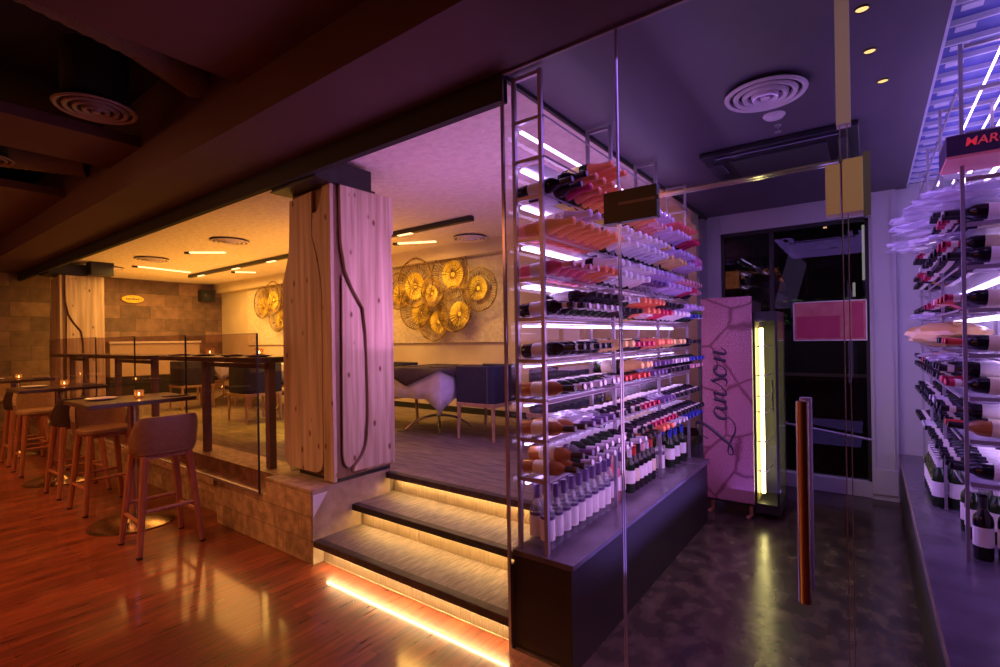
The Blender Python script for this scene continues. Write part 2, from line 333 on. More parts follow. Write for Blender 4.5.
# ------------------------------------------------------------------ pillars
def arc(p0, p1, c, n=8):
    """quadratic curve p0..p1 with control c"""
    return [((1-t)**2*p0[0]+2*t*(1-t)*c[0]+t*t*p1[0], (1-t)**2*p0[1]+2*t*(1-t)*c[1]+t*t*p1[1]) for t in [i/n for i in range(n+1)]]
def make_pillar():
    p = thing('pillar', 'square pillar clad in pale pine bottle shapes on the stone plinth by the steps', 'pillar', (-3.52, 2.53, .535))
    ox, oy, oz = -3.52, 2.53, .535
    b = nb(); box(b, -.255, .285, -.268, .26, .03, 2.255); fin('core', b, 'groove_shade', p)
    b = nb(); box(b, -.24, .28, -.255, .25, .0, .03); fin('plinth', b, 'black', p)
    # left face (towards the bar): whole bottle and the strip beside it
    sil = [(-3.784,2.75)] + [(-3.47,2.775),(-3.478,2.42)] + arc((-3.478,2.42),(-3.36,1.93),(-3.365,2.16)) + arc((-3.372,.70),(-3.47,.585),(-3.375,.60)) + [(-3.82,.585)] + arc((-3.82,.585),(-3.915,.70),(-3.915,.59)) + arc((-3.905,2.10),(-3.80,2.40),(-3.80,2.30)) 
    b = nb(); prism(b, [(x-ox, z-oz) for x, z in sil], 2.235-oy, 2.262-oy, 'y'); fin('bottle_panel', b, 'pine', p, bev=.003)
    st_ = [(-3.225,2.79),(-3.32,2.785)] + arc((-3.32,2.785),(-3.41,2.60),(-3.37,2.60)) + [(-3.455,2.60),(-3.462,2.44)] + arc((-3.462,2.42),(-3.343,1.92),(-3.348,2.18)) + [(-3.352,.70),(-3.352,.545),(-3.225,.545)]
    b = nb(); prism(b, [(x-ox, z-oz) for x, z in st_], 2.228-oy, 2.258-oy, 'y'); fin('edge_panel', b, 'pine', p, bev=.003)
    # right face (towards the steps)
    D = arc((2.315,2.12),(2.475,1.85),(2.355,2.02)) + arc((2.50,1.65),(2.505,1.0),(2.51,1.3)) + arc((2.495,.85),(2.36,.64),(2.48,.70)) + arc((2.36,.64),(2.298,.75),(2.31,.63))
    b = nb(); prism(b, [(y-oy, z-oz) for y, z in D], -3.222-ox, -3.205-ox, 'x'); fin('half_bottle_panel', b, 'pine', p, bev=.003)
    Ep = [(2.298,2.79),(2.812,2.79),(2.812,2.50)] + arc((2.812,2.50),(2.80,2.26),(2.745,2.40)) + [(2.795,.66)] + arc((2.795,.66),(2.74,.60),(2.79,.60)) + [(2.38,.60)] + arc((2.40,.64),(2.52,.86),(2.51,.72)) + arc((2.53,1.0),(2.522,1.65),(2.535,1.3)) + arc((2.50,1.86),(2.335,2.15),(2.375,2.04)) + [(2.302,2.36)]
    b = nb(); prism(b, [(y-oy, z-oz) for y, z in Ep], -3.225-ox, -3.192-ox, 'x'); fin('bottle_panel', b, 'pine', p, bev=.003)
    b = nb(); box(b, -.26, .293, -.01, .29, .045, 2.25); fin('back_panel', b, 'pine', p)
    return p
pil = make_pillar()
dup(pil, (-10.93, 2.53, .52), None, 'far pine clad pillar in front of the rough stone wall')
def head(x, lab):
    t = thing('steel_bracket', lab, 'bracket', (x, 2.3, 2.80))
    bx('block', 'black', t, -.28, .31, -.21, .30, .0, .16, bev=.004)
    bx('flange', 'black', t, -.30, .33, -.21, .32, -.012, .0)
    return t
head(-3.51, 'black bracket block between the near pine pillar and the beam')
head(-10.92, 'black bracket block over the far pine pillar')

# ------------------------------------------------------------------ cellar glass
def pane(name, label, x0, x1, z0, z1, m='glass', y=G, t=.010, edges=True):
    g = thing(name, label, 'glass wall', ((x0+x1)/2, y, z0)); h = (x1-x0)/2
    b = nb(); box(b, -h+.004, h-.004, 0, t, 0, z1-z0); fin('pane', b, m, g)
    if edges:
        b = nb(); box(b, -h, -h+.003, -.001, t+.001, 0, z1-z0); fin('polished_edge', b, 'glass_edge', g)
        b = nb(); box(b, h-.003, h, -.001, t+.001, 0, z1-z0); fin('polished_edge', b, 'glass_edge', g)
    return g
g = pane('glass_partition', 'tall clear fixed glass panel at the corner in front of the left rack', -1.48, -.87, .02, 2.945)
b = nb(); box(b, -.305, .305, -.003, .014, 2.917, 2.925); fin('top_channel', b, 'leg_mauve', g)
b = nb(); box(b, -.305, .305, -.01, .025, -.02, .02); fin('floor_channel', b, 'steel', g)
g = pane('glass_partition', 'clear glass panel over the cellar door between lock and hinge', -.868, -.072, 2.185, 2.945)
b = nb(); box(b, -.398, .398, -.002, .014, -.003, .004); fin('lower_edge', b, 'glass_edge', g)
b = nb(); box(b, -.398, .398, -.003, .014, .752, .760); fin('top_channel', b, 'leg_mauve', g)
g = pane('glass_partition', 'clear fixed glass panel right of the cellar door', -.055, 1.2, .02, 2.945)
b = nb(); box(b, -.655, -.615, -.018, .028, 2.30-.02, 2.925); fin('joint_channel', b, 'diffuser', g)
b = nb(); box(b, -.627, .627, -.01, .025, -.02, .02); fin('floor_channel', b, 'steel', g)
# side glass wall
g = thing('glass_partition', 'clear glass side wall between the left rack and the steps', 'glass wall', (-1.48, G, 0))
for y0, y1 in ((.012, 2.0), (2.006, 3.95)):
    b = nb(); box(b, -.010, 0, y0, y1, .45, 2.95); fin('pane', b, 'glass', g)
b = nb(); box(b, -.014, .0, .0, .012, .0, 2.93); fin('polished_edge', b, 'glass_edge', g)
b = nb(); box(b, -.012, .0, .012, 3.95, .0, .45); fin('lower_pane', b, 'glass_edge', g)
b = nb(); box(b, -.016, .006, .0, 3.95, 2.925, 2.95); fin('top_channel', b, 'black', g)
# door
d = tag(bpy.data.objects.new('door_1', None), 'frameless clear glass cellar door with a long brushed pull bar', None, None, 'structure'); C.objects.link(d)
b = nb(); box(b, -.862, -.070, G, G+.010, .012, 2.175); fin('door_pane', b, 'glass', d)
b = nb(); box(b, -.864, -.861, G-.001, G+.011, .012, 2.175); box(b, -.071, -.068, G-.001, G+.011, .012, 2.175); box(b, -.864, -.068, G-.001, G+.011, 2.173, 2.178); fin('door_edge', b, 'glass_edge', d)
for s, nm, mm in ((-.055, 'door_handle', 'brass'), (.065, 'door_handle', 'rack_steel')):
    b = nb(); tube(b, [(-.190, G+s, .68), (-.190, G+s, 1.37)], .0195, 20)
    for z in (.85, 1.2): tube(b, [(-.190, G+s, z), (-.190, G, z)], .009, 10)
    fin(nm, b, mm, d)
b = nb(); box(b, -.93, -.695, G-.016, G+.026, 2.095, 2.23); fin('patch_lock', b, 'black', d, bev=.002)
b = nb(); box(b, -.86, -.70, G-.019, G-.014, 2.165, 2.178); fin('keyhole_strip', b, 'leg_mauve', d)
h = thing('door_hinge', 'cream coloured clamp hinge at the top right corner of the glass door', 'hinge', (-.07, G, 2.0))
b = nb(); box(b, -.045, -.004, -.025, .035, -.0, .17); fin('door_plate', b, 'cream_metal', h, bev=.002)
b = nb(); box(b, .002, .058, -.032, .042, .0, .178); fin('fixed_plate', b, 'cream_metal', h, bev=.002)
b = nb(); box(b, .058, .078, -.016, .026, -.015, .195); fin('glass_stay', b, 'glass_edge', h)
b = nb(); tube(b, [(-.001,-.03,.17),(-.001,-.03,.19)], .006, 10); fin('pin', b, 'black', h)

# ------------------------------------------------------------------ counters
t = thing('counter', 'low dark counter with a sheeny top under the left bottle rack', 'counter', (-1.3, 2.06, 0))
bx('worktop', 'counter', t, -.175, .17, .0, 2.47, .50, .53, bev=.003)
bx('carcass', 'counter_side', t, -.175, .155, .012, 2.45, 0, .50)
t = thing('counter', 'low dark counter with a violet sheen along the right hand wall', 'counter', (.45, 2.06, 0))
bx('worktop', 'counter', t, -.26, .245, .0, 3.55, .50, .53, bev=.003)
bx('carcass', 'counter_side', t, -.25, .24, .01, 3.5, 0, .50)
bx('metal_edge', 'brass', t, -.264, -.258, .0, 3.55, .50, .53)

# ------------------------------------------------------------------ racks
ZL = [.89, 1.09, 1.29, 1.49, 1.70, 1.90, 2.10, 2.31, 2.50, 2.70]
def make_rack(name, label, xb, xf, ys, zl, ztop, ledx, ymax, trays):
    t = thing(name, label, 'rack', ((xb+xf)/2, ys[0], .53)); ox, oy, oz = t.location
    for y in ys:
        b = nb()
        for x in (xb, xf): pw = .010 if xb < xf else .0075; box(b, x-pw-ox, x+pw-ox, y-pw-oy, y+pw-oy, 0, ztop-oz)
        for z in zl + [ztop-.0125]: box(b, xb+.012-ox, xf-.012-ox, y-.009-oy, y+.009-oy, z-.012-oz, z+.006-oz) if abs(xf-xb) and xb < xf else box(b, xf+.012-ox, xb-.012-ox, y-.009-oy, y+.009-oy, z-.012-oz, z+.006-oz)
        fin('upright_frame', b, 'rack_steel', t)
    for z in zl:
        for x in (xb, xf):
            b = nb(); s = .016 if x == xf else -.016
            if xb > xf: s = -s
            tube(b, [(x+s-ox, ys[0]-oy, z-oz), (x+s-ox, ymax-oy, z-oz)], .005, 6); fin('shelf_rail', b, 'rack_steel', t)
        b = nb(); box(b, ledx-.009-ox, ledx+.009-ox, ys[0]+.03-oy, ymax-oy, z-.040-oz, z-.030-oz); fin('light_strip', b, 'led_violet', t)
        if z in trays:
            b = nb(); a0, a1 = sorted((xb, xf)); box(b, a0+.02-ox, a1-.02-ox, ys[0]+.02-oy, ymax-oy, z-.026-oz, z-.022-oz); fin('shelf_tray', b, 'tray', t)
    return t
make_rack('bottle_rack', 'tall chrome bottle rack with violet strip lights on the left counter', -1.45, -1.292, [2.10, 2.93, 3.75, 4.50], ZL, 2.935, -1.43, 4.52, set(ZL[:9]))
make_rack('bottle_rack', 'chrome bottle rack against the right hand cellar wall', .58, .355, [3.16, 4.0, 4.8, 5.5], ZL[:8]+[2.52, 2.72], 2.94, .56, 5.5, set(ZL[:8]))

# ------------------------------------------------------------------ bottles
def col(n, c, **k): M[n] = mk(n, c, k.pop('r', .3), k.pop('m', 0), col2=tuple(min(1, v*1.25) for v in c), scale=9, **k)
col('glass_green', (.010,.028,.012), r=.08); col('glass_black', (.008,.006,.010), r=.08); col('glass_brown', (.10,.04,.015), r=.1)
M['glass_rose'] = glassy('glass_rose', (.95,.45,.55), .9, body=(.95,.22,.34), bodymix=.62)
M['glass_clear'] = glassy('glass_clear', (.90,.92,.95), 1.0, body=(.62,.62,.75), bodymix=.22, base=.04)
M['glass_amber'] = glassy('glass_amber', (.9,.6,.3), .9, body=(.55,.22,.06), bodymix=.6)
for n_, c_ in dict(foil_red=(.62,.055,.045), foil_orange=(.72,.20,.09), foil_white=(.66,.62,.68), foil_black=(.02,.018,.025), foil_blue=(.04,.06,.45), foil_gold=(.62,.42,.15), foil_lilac=(.45,.34,.62), foil_crimson=(.5,.02,.09), foil_pink=(.75,.38,.45), foil_violet=(.12,.07,.2)).items(): col(n_, c_, r=.35, m=.15)
for n_, c_ in dict(paper_white=(.80,.76,.78), paper_cream=(.75,.66,.48), paper_black=(.03,.03,.035), paper_red=(.5,.05,.06), paper_yellow=(.75,.62,.15)).items(): col(n_, c_, r=.6)
PR = {
 'wine': ([(0,.004),(.012,.004),(.034,0),(.0375,.006),(.0375,.185),(.034,.203),(.021,.224),(.0150,.243),(.0140,.25),(.0140,.292),(.0158,.293),(.0158,.302),(.011,.304),(0,.304)], (.238,.306,.0158), (.065,.155,.0380)),
 'champagne': ([(0,.004),(.012,.004),(.038,0),(.0430,.008),(.0430,.150),(.040,.175),(.029,.215),(.0190,.255),(.0160,.275),(.0160,.298),(.019,.300),(.019,.312),(.012,.318),(0,.320)], (.205,.322,.0), (.05,.125,.0436)),
 'spirit': ([(0,.004),(.012,.004),(.034,0),(.0380,.006),(.0380,.170),(.0355,.192),(.022,.218),(.0155,.236),(.0140,.245),(.0140,.29),(.0140,.292),(0,.292)], (.238,.310,.0170), (.045,.150,.0386)),
}
def make_bottle(kind, name, glass, foil, paper, label_text, lat=14):
    # banded kinds carry a short paper ring on the neck
    prof, cap, lab = PR[kind]
    b = nb(); lathe(b, prof, lat); root = fin(name, b, glass)
    b = nb()
    if kind == 'champagne':
        pts = [(r+.0012, z) for r, z in prof if z >= .17 and r > 0]; lathe(b, pts + [(0, .3215)], lat)
    else:
        r = cap[2]; lathe(b, [(r*.99, cap[0]), (r, cap[0]+.004), (r, cap[1]-.002), (r*.9, cap[1]), (0, cap[1])], lat)
    fin('capsule', b, foil, root)
    b = nb(); lathe(b, [(lab[2], lab[0]), (lab[2], lab[1])], lat); fin('paper_label', b, paper, root)
    if 'band' in label_text and kind == 'wine':
        b = nb(); lathe(b, [(.0166, .247), (.0166, .272)], lat); fin('neck_band', b, 'plate', root)
    if kind == 'spirit':
        b = nb(); lathe(b, [(lab[2]+.0003, lab[1]+.004), (lab[2]+.0003, lab[1]+.017)], lat); fin('dark_band', b, 'foil_violet', root)
    return root
PROTO = {}
def proto(key):
    """first use returns the prototype itself, later uses copies"""
    return PROTO.get(key)
SPEC = {
 'red_foil': ('champagne', 'champagne_bottle', 'glass_green', 'foil_orange', 'paper_yellow', 'dark champagne bottle with orange-red foil'),
 'crimson': ('champagne', 'champagne_bottle', 'glass_black', 'foil_crimson', 'paper_white', 'dark champagne bottle with crimson foil'),
 'rose_orange': ('champagne', 'champagne_bottle', 'glass_rose', 'foil_orange', 'paper_red', 'pink-red sparkling bottle with copper foil'),
 'rose': ('wine', 'rose_bottle', 'glass_rose', 'foil_pink', 'paper_white', 'clear rose wine bottle with pale cap'),
 'lilac': ('champagne', 'champagne_bottle', 'glass_clear', 'foil_lilac', 'paper_white', 'clear sparkling bottle with lilac foil'),
 'white_foil': ('champagne', 'champagne_bottle', 'glass_black', 'foil_white', 'paper_white', 'black sparkling bottle with white foil'),
 'dark': ('wine', 'wine_bottle', 'glass_black', 'foil_black', 'paper_white', 'near-black wine bottle with black capsule'),
 'dark_white': ('wine', 'wine_bottle', 'glass_green', 'foil_white', 'paper_white', 'dark green wine bottle with white capsule'),
 'dark_red': ('wine', 'wine_bottle', 'glass_black', 'foil_red', 'paper_cream', 'dark wine bottle with red capsule'),
 'banded': ('wine', 'wine_bottle', 'glass_black', 'foil_black', 'paper_white', 'black wine bottle with white neck band'),
 'wine_banded': ('wine', 'wine_bottle', 'glass_black', 'foil_crimson', 'paper_cream', 'wine bottle with crimson capsule and band'),
 'blue': ('wine', 'wine_bottle', 'glass_green', 'foil_blue', 'paper_white', 'dark green wine bottle with blue capsule'),
 'gold': ('champagne', 'champagne_bottle', 'glass_green', 'foil_gold', 'paper_cream', 'green sparkling bottle with gold foil'),
 'amber': ('wine', 'liquor_bottle', 'glass_amber', 'foil_black', 'paper_cream', 'amber liquor bottle with black cap'),
 'clear': ('spirit', 'spirit_bottle', 'glass_clear', 'foil_violet', 'paper_white', 'clear spirit bottle with dark cap'),
 'pink_cap': ('wine', 'wine_bottle', 'glass_black', 'foil_pink', 'paper_white', 'dark wine bottle with pink capsule'),
}
def put_bottle(key, loc, d, label, group, tilt=4):
    """d: +1 neck towards +x, -1 neck towards -x, 0 upright"""
    phi = Matrix.Rotation(random.uniform(0, 6.28), 3, 'Z')
    rot = (Matrix.Rotation(R((90-tilt)*d), 3, 'Y') @ phi).to_euler() if d else phi.to_euler()
    if key not in PROTO:
        r = make_bottle(*SPEC[key]); PROTO[key] = r
        r.location = loc; r.rotation_euler = rot; r['label'] = label; r['group'] = group; r['category'] = 'bottle'
        return r
    return dup(PROTO[key], loc, rot, label, group)
TN = {.89:'lowest', 1.09:'second lowest', 1.29:'third lowest', 1.49:'fourth lowest', 1.70:'middle', 1.90:'fourth highest', 2.10:'third highest', 2.31:'second highest', 2.50:'topmost', 2.52:'topmost'}
def zone(y, y0, y1):
    f = (y-y0)/(y1-y0); return 'near' if f < .34 else ('middle' if f < .67 else 'far')
FAR = []
def row(side, z, y, seq, layer=0, pitch=.085):
    xb = -1.458 if side > 0 else .60
    y0, y1 = (2.15, 4.5) if side > 0 else (3.2, 5.3)
    w = 'left' if side > 0 else 'right'; posts = (2.93,3.75,4.5) if side > 0 else (4.0,4.8,5.5)
    y += layer*pitch*.5
    for key, n in seq:
        for i in range(n):
            for q in posts:
                if abs(y-q) < .056: y = q+.056
            if key and y < y1:
                r = PR[SPEC[key][0]][2][2]
                if side < 0 and y > 4.50 and key in PROTO:
                    FAR.append((key, (xb - .004, y, z + .006 + r + layer*.062))); y += pitch; continue
                zz = z + .006 + r + layer*.062
                lab = f"{SPEC[key][5]}, {w} rack, {TN[z]} tier, {zone(y,y0,y1)} {'stretch' if zone(y,y0,y1)=='middle' else 'end'}, {'upper' if layer else 'lower'} layer"
                put_bottle(key, (xb + side*random.uniform(-.004,.010) + side*layer*.012, y + random.uniform(-.003,.003), zz), side, lab,
                           f"{SPEC[key][5]} on the {TN[z]} {w} tier {zone(y,y0,y1)} {'upper' if layer else ''}".strip()+' row')
            y += pitch
PT = .088
# left rack, from top tier down
row(1, 2.50, 2.62, [('red_foil',3),(None,6),(None,8)], 0, .095)
row(1, 2.31, 2.16, [('dark',2),('crimson',1),('red_foil',9),('rose',3),('lilac',5),('crimson',3),('pink_cap',3)], 0, .095)
row(1, 2.31, 2.16, [(None,1),('dark',1),('red_foil',7),('red_foil',0),('pink_cap',1),('lilac',6),('crimson',5)], 1, .095)
row(1, 2.10, 2.16, [('rose_orange',7),('white_foil',8),('gold',4),('lilac',4),('pink_cap',2)], 0, .095)
row(1, 2.10, 2.16, [(None,1),('rose_orange',0),('lilac',2),(None,3),('white_foil',8),('gold',1),('lilac',6),('pink_cap',3)], 1, .095)
row(1, 1.90, 2.16, [('rose',4),('rose_orange',3),('white_foil',5),('clear',4),('lilac',6),('crimson',2),('pink_cap',3)], 0, PT)
row(1, 1.90, 2.16, [(None,5),('white_foil',7),('lilac',6),('rose',5),('pink_cap',4)], 1, PT)
row(1, 1.70, 2.16, [('banded',2),('dark_white',5),('dark',4),('red_foil',3),('crimson',3),('white_foil',5),('blue',5)], 0, PT)
row(1, 1.70, 2.16, [(None,2),('dark',5),('dark_white',2),('red_foil',5),('dark',5),('lilac',7)], 1, PT)
row(1, 1.49, 2.16, [('dark',1),('banded',5),('gold',3),('wine_banded',4),('red_foil',4),('gold',3),('banded',7)], 0, PT)
row(1, 1.29, 2.16, [('amber',1),('dark_white',6),('dark_red',5),('clear',4),('banded',6),('pink_cap',5)], 0, PT)
row(1, 1.29, 2.9, [('gold',3),('clear',5),('dark_white',4),('blue',6)], 1, PT)
row(1, 1.09, 2.16, [('amber',2),('clear',4),('banded',4),('wine_banded',4),('clear',4),('banded',9)], 0, PT)
row(1, .89, 2.16, [('amber',2),('dark_white',9),('amber',3),('red_foil',3),('dark_white',4),('blue',6)], 0, PT)
row(1, .89, 2.16, [('amber',1),('clear',1),('dark_white',5),('banded',4),('wine_banded',6),('banded',9)], 1, PT)
# right rack
row(-1, 2.10, 3.2, [('dark',2),('wine_banded',3),('banded',9),('wine_banded',4),('dark',7)], 0, PT)
row(-1, 2.10, 3.5, [('banded',6),('wine_banded',4),('dark',6)], 1, PT)
row(-1, 1.90, 3.2, [('dark',2),('banded',9),('wine_banded',4),('amber',2),('banded',8)], 0, PT)
row(-1, 1.90, 3.2, [('wine_banded',3),('banded',8),('dark_white',3),('wine_banded',4),('dark',6)], 1, PT)
row(-1, 1.70, 3.2, [('wine_banded',2),('dark_red',3),('rose',2),('wine_banded',6),('dark',4),('banded',6)], 0, PT)
row(-1, 1.49, 3.2, [('dark_red',2),('banded',7),('pink_cap',2),('wine_banded',4),('dark',9)], 0, PT)
row(-1, 1.29, 3.2, [('wine_banded',2),('crimson',1),('banded',9),('dark',3),('amber',3),('banded',6)], 0, PT)
row(-1, 1.29, 3.3, [('banded',9),('dark_red',3),('banded',9)], 1, PT)
row(-1, 1.09, 3.2, [('amber',1),('dark_red',1),('banded',12),('dark',2),('banded',9)], 0, PT)
row(-1, 1.09, 3.3, [('banded',4),('dark_white',3),('banded',10)], 1, PT)
row(-1, .89, 3.2, [('dark',2),('banded',12),('dark_white',3),('banded',8)], 0, PT)
# the many small bottles at the far end of the right rack, as one object
b = nb(); mats = []
for key, loc in FAR:
    mw = Matrix.Translation(loc) @ Matrix.Rotation(R(-86), 4, 'Y')
    for ob in [PROTO[key]] + kids(PROTO[key]):
        mt = ob.data.materials[0].name
        if mt not in mats: mats.append(mt)
        n0 = len(b.verts); f0 = len(b.faces); b.from_mesh(ob.data); b.verts.ensure_lookup_table(); b.faces.ensure_lookup_table()
        for v in b.verts[n0:]: v.co = mw @ v.co
        for f in b.faces[f0:]: f.material_index = mats.index(mt)
tag(fin('wine_bottles', b, mats), 'mass of small dark bottles filling the far end of the right rack', 'bottles', None, 'stuff')
# bottles standing on the left counter
for j, (x, y0, n) in enumerate(((-1.335, 2.175, 9), (-1.415, 2.20, 8))):
    for i in range(n):
        rw = 'front' if j == 0 else 'back'
        put_bottle('clear', (x, y0+i*.085, .53), 0, f'clear spirit bottle with dark cap standing in the {rw} row on the left counter', f'clear spirit bottles in the {rw} row on the left counter')
for i in range(3): put_bottle('rose' if i == 1 else 'clear', (-1.365, 2.98+i*.09, .53), 0, ('pink bottle' if i == 1 else 'clear bottle') + ' standing past the second upright on the left counter', 'bottles past the second upright on the left counter')
for j, x in enumerate((-1.345, -1.43)):
    for i in range(6):
        k = ('dark_white','dark_red','dark','pink_cap')[(i+j) % 4]
        put_bottle(k, (x, 3.28+i*.082, .53), 0, f'{SPEC[k][5]}, halfway along left counter, {"front" if j==0 else "back"} row', f'{SPEC[k][5]}s standing halfway along the left counter, {"front" if j==0 else "back"} row')
put_bottle('clear', (-1.335, 3.86, .53), 0, 'lone clear bottle standing beside the third upright on the left counter', None)
for i, (x, y) in enumerate(((-1.33,4.10),(-1.42,4.06),(-1.33,4.24),(-1.42,4.2),(-1.32,4.38),(-1.41,4.34))):
    put_bottle('blue', (x, y, .53), 0, 'dark green wine bottle with blue capsule, standing at left counter far end', 'blue capped bottles standing at the far end of the left counter')
# bottles standing on the right counter
for i, (x, y) in enumerate(((.415,3.22),(.50,3.22),(.42,3.52),(.505,3.50),(.415,3.62),(.505,3.60))):
    k = 'dark' if i < 2 else 'dark_white'
    put_bottle(k, (x, y, .53), 0, f'{SPEC[k][5]}, standing on right counter near first upright' , f'{SPEC[k][5]}s near the first upright on the right counter')
for i in range(14):
    put_bottle('dark_white', (.33 if i % 2 == 0 else .41, 4.05+(i//2)*.085, .53), 0, 'dark green wine bottle with white capsule, standing on far half of right counter', 'bottles standing in the row at the far half of the right counter')

# crinkled cellophane bundles
def blob(name, label, loc, s, m, seed, group=None, cat='wrapping', kick=.35):
    random.seed(seed); b = nb(); bmesh.ops.create_icosphere(b, subdivisions=3, radius=1)
    for v in b.verts:
        n = v.co.normalized(); f = 1 + random.uniform(-kick, kick*.6)*(.5+.5*abs(n.x)); v.co = Vector((n.x*f*s[0], n.y*f*s[1], n.z*f*s[2]))
    o = fin(name, b, m, sharp=180); o.location = loc
    for p in o.data.polygons: p.use_smooth = False
    return tag(o, label, cat, group)
for i, (x, y, z, sx, sy, sz) in enumerate(((.42,3.50,2.30,.20,.20,.055),(.40,3.85,2.36,.21,.17,.06),(.36,4.3,2.36,.22,.24,.06),(.38,3.35,2.25,.21,.14,.04),(.34,3.9,2.22,.22,.16,.045),(.32,4.35,2.18,.22,.2,.05))):
    blob('cellophane_wrap', f'crumpled clear cellophane wrap on the {"upper" if i<3 else "lower"} top shelf of the right rack, {("nearest","middle","farthest")[i%3]}', (x, y, z), (sx, sy, sz), 'cello', 20+i)
blob('cellophane_wrap', 'crumpled clear cellophane over bottles on the second lowest tier of the left rack', (-1.33, 2.42, 1.16), (.13,.16,.04), 'cello', 31)
blob('cellophane_wrap', 'crumpled clear cellophane over the upper left rack near its middle', (-1.30, 3.15, 2.23), (.11,.18,.04), 'cello', 32)
blob('cellophane_wrap', 'glowing crumpled plastic on the very top tier of the left rack', (-1.38, 3.55, 2.60), (.06,.25,.05), 'cello', 33)
for i, (y, z, l_) in enumerate(((3.35,2.03,'third highest tier'),(2.75,1.83,'fourth highest tier'),(3.3,1.62,'middle tier'),(2.75,1.22,'third lowest tier'),(3.6,1.02,'second lowest tier'))):
    blob('cellophane_wrap', f'crumpled clear cellophane among bottles on the {l_} of the left rack', (-1.27, y, z+.13), (.09,.15,.028), 'cello', 60+i)
for i, (y, z, l_) in enumerate(((3.5,1.98,'third highest tier'),(3.45,1.37,'third lowest tier'),(4.3,1.60,'fourth lowest tier'))):
    blob('cellophane_wrap', f'thin clear cellophane over necks on the {l_} of the right rack', (.33, y, z+.10), (.12,.18,.028), 'cello', 80+i)
blob('lamp_glow_dome', 'golden yellow dome for a lamp reflection on the right rack', (.36, 3.85, 1.585), (.19,.30,.075), 'reflection_gold', 34, kick=.08)  # solid dome stands in for a lamp's reflection in the glass
# boxes
def carton(name, label, x0, x1, y0, y1, z0, z1, m_face, m_under, rot=0):
    t = thing(name, label, 'box', ((x0+x1)/2, (y0+y1)/2, z0), rot); hx, hy = (x1-x0)/2, (y1-y0)/2
    bx('lid', m_face, t, -hx, hx, -hy, hy, .012, z1-z0, bev=.002); bx('bottom', m_under, t, -hx+.002, hx-.002, -hy+.002, hy-.002, 0, .012)
    return t
t = carton('wine_carton', 'dark carton with red lettering on the top of the right rack', .285, .68, 3.0, 3.28, 2.372, 2.475, 'box_dark', 'box_red')
def text(parent, body, size, loc, rot, m, name='lettering', shear=0, ext=.001, align='CENTER'):
    cu = bpy.data.curves.new(name, 'FONT'); cu.body = body; cu.size = size; cu.extrude = ext; cu.align_x = align; cu.align_y = 'CENTER'; cu.shear = shear; cu.offset = size*.012
    to = bpy.data.objects.new('tmp', cu); C.objects.link(to)
    dg = bpy.context.evaluated_depsgraph_get(); me = bpy.data.meshes.new_from_object(to.evaluated_get(dg)); bpy.data.objects.remove(to)
    me.materials.clear(); me.materials.append(M[m]); o = bpy.data.objects.new(name, me); C.objects.link(o); o.parent = parent; o.location = loc; o.rotation_euler = rot
    return o
text(t, 'MARQUES', .052, (-.018, -.1425, .062), (PI/2, 0, 0), 'letter_red', shear=.15)
carton('gift_box', 'magenta gift box slung at the far end of the left rack', -1.36, -1.14, 4.20, 4.50, 2.17, 2.25, 'gift_pink', 'gift_pink', R(6))
carton('gift_box', 'pale green carton on the middle tier at the far end of the left rack', -1.40, -1.16, 4.36, 4.50, 1.745, 1.80, 'leafy', 'foil_white')

# slatted blue screen above the right rack
t = thing('slatted_screen', 'blue-lit slatted panel with tiny tags above the right rack', 'panel', (.30, 2.2, 2.96))
b = nb(); box(b, 0, .40, 0, 3.8, .02, .035); fin('backing', b, 'slat_blue', t)
b = nb(); y = .02
while y < 3.75: box(b, 0, .40, y, y+.012, -.006, .02); y += .19
fin('slat', b, 'slat_edge', t)
b = nb(); y = .085
while y < 3.75: box(b, .03, .10, y, y+.05, .012, .02); y += .19
fin('tag', b, 'slat_edge', t)
b = nb(); box(b, -.012, 0, 0, 3.8, -.012, .05); fin('edge_trim', b, 'slat_edge', t)
for x in (.20, .30):
    b = nb(); box(b, x-.004, x+.004, .3, 3.7, -.06, -.052); fin('strip_light', b, 'led_violet', t)

# ------------------------------------------------------------------ champagne fridge with script panel
t = thing('champagne_fridge', 'tall fridge with pink cracked side and yellow lit glass front in the cellar', 'fridge', (-1.02, 4.72, 0))
bx('side_panel', 'crackle', t, -.21, .205, 0, .02, .14, 1.935, bev=.002)
bx('carcass', 'black', t, -.205, .20, .02, .50, .12, 1.90)
bx('back_wall', 'black', t, .205, .39, .46, .50, .10, 1.80)
bx('top_cap', 'black', t, .205, .39, .06, .50, 1.72, 1.80)
bx('plinth', 'black', t, .205, .39, .06, .50, .06, .14)
bx('corner_post', 'black', t, .372, .39, .06, .08, .14, 1.72)
b = nb(); tube(b, [(.245, .20, .20), (.245, .20, 1.66)], .017, 12); fin('light_tube', b, 'led_yellow', t)
for z in (.40, .66, .92, 1.06, 1.24, 1.50):
    b = nb(); tube(b, [(.215,.16,z),(.285,.16,z)], .007, 6); tube(b, [(.285,.16,z),(.285,.45,z)], .005, 6); fin('fridge_shelf', b, 'rack_steel', t)
bx('inner_lining', 'lining', t, .21, .215, .09, .46, .14, 1.72)
b = nb(); box(b, .205, .375, .056, .062, .12, 1.74); gd = fin('glass_door', b, 'glass', t)
b = nb(); box(b, .384, .39, .08, .46, .14, 1.72); fin('glass_side', b, 'glass', t)
b = nb(); tube(b, [(.352,.03,.95),(.352,.03,1.22)], .006, 8); tube(b, [(.352,.03,.97),(.352,.06,.97)], .005, 8); tube(b, [(.352,.03,1.2),(.352,.06,1.2)], .005, 8); fin('door_handle', b, 'black', gd)
for x, y in ((-.15,.06),(.17,.05),(.33,.44)):
    b = nb(); tube(b, [(x,y,.14),(x,y,.03),(x-.03,y-.02,.0)], [.02,.016,.02], 10); fin('foot', b, 'wood_red', t)
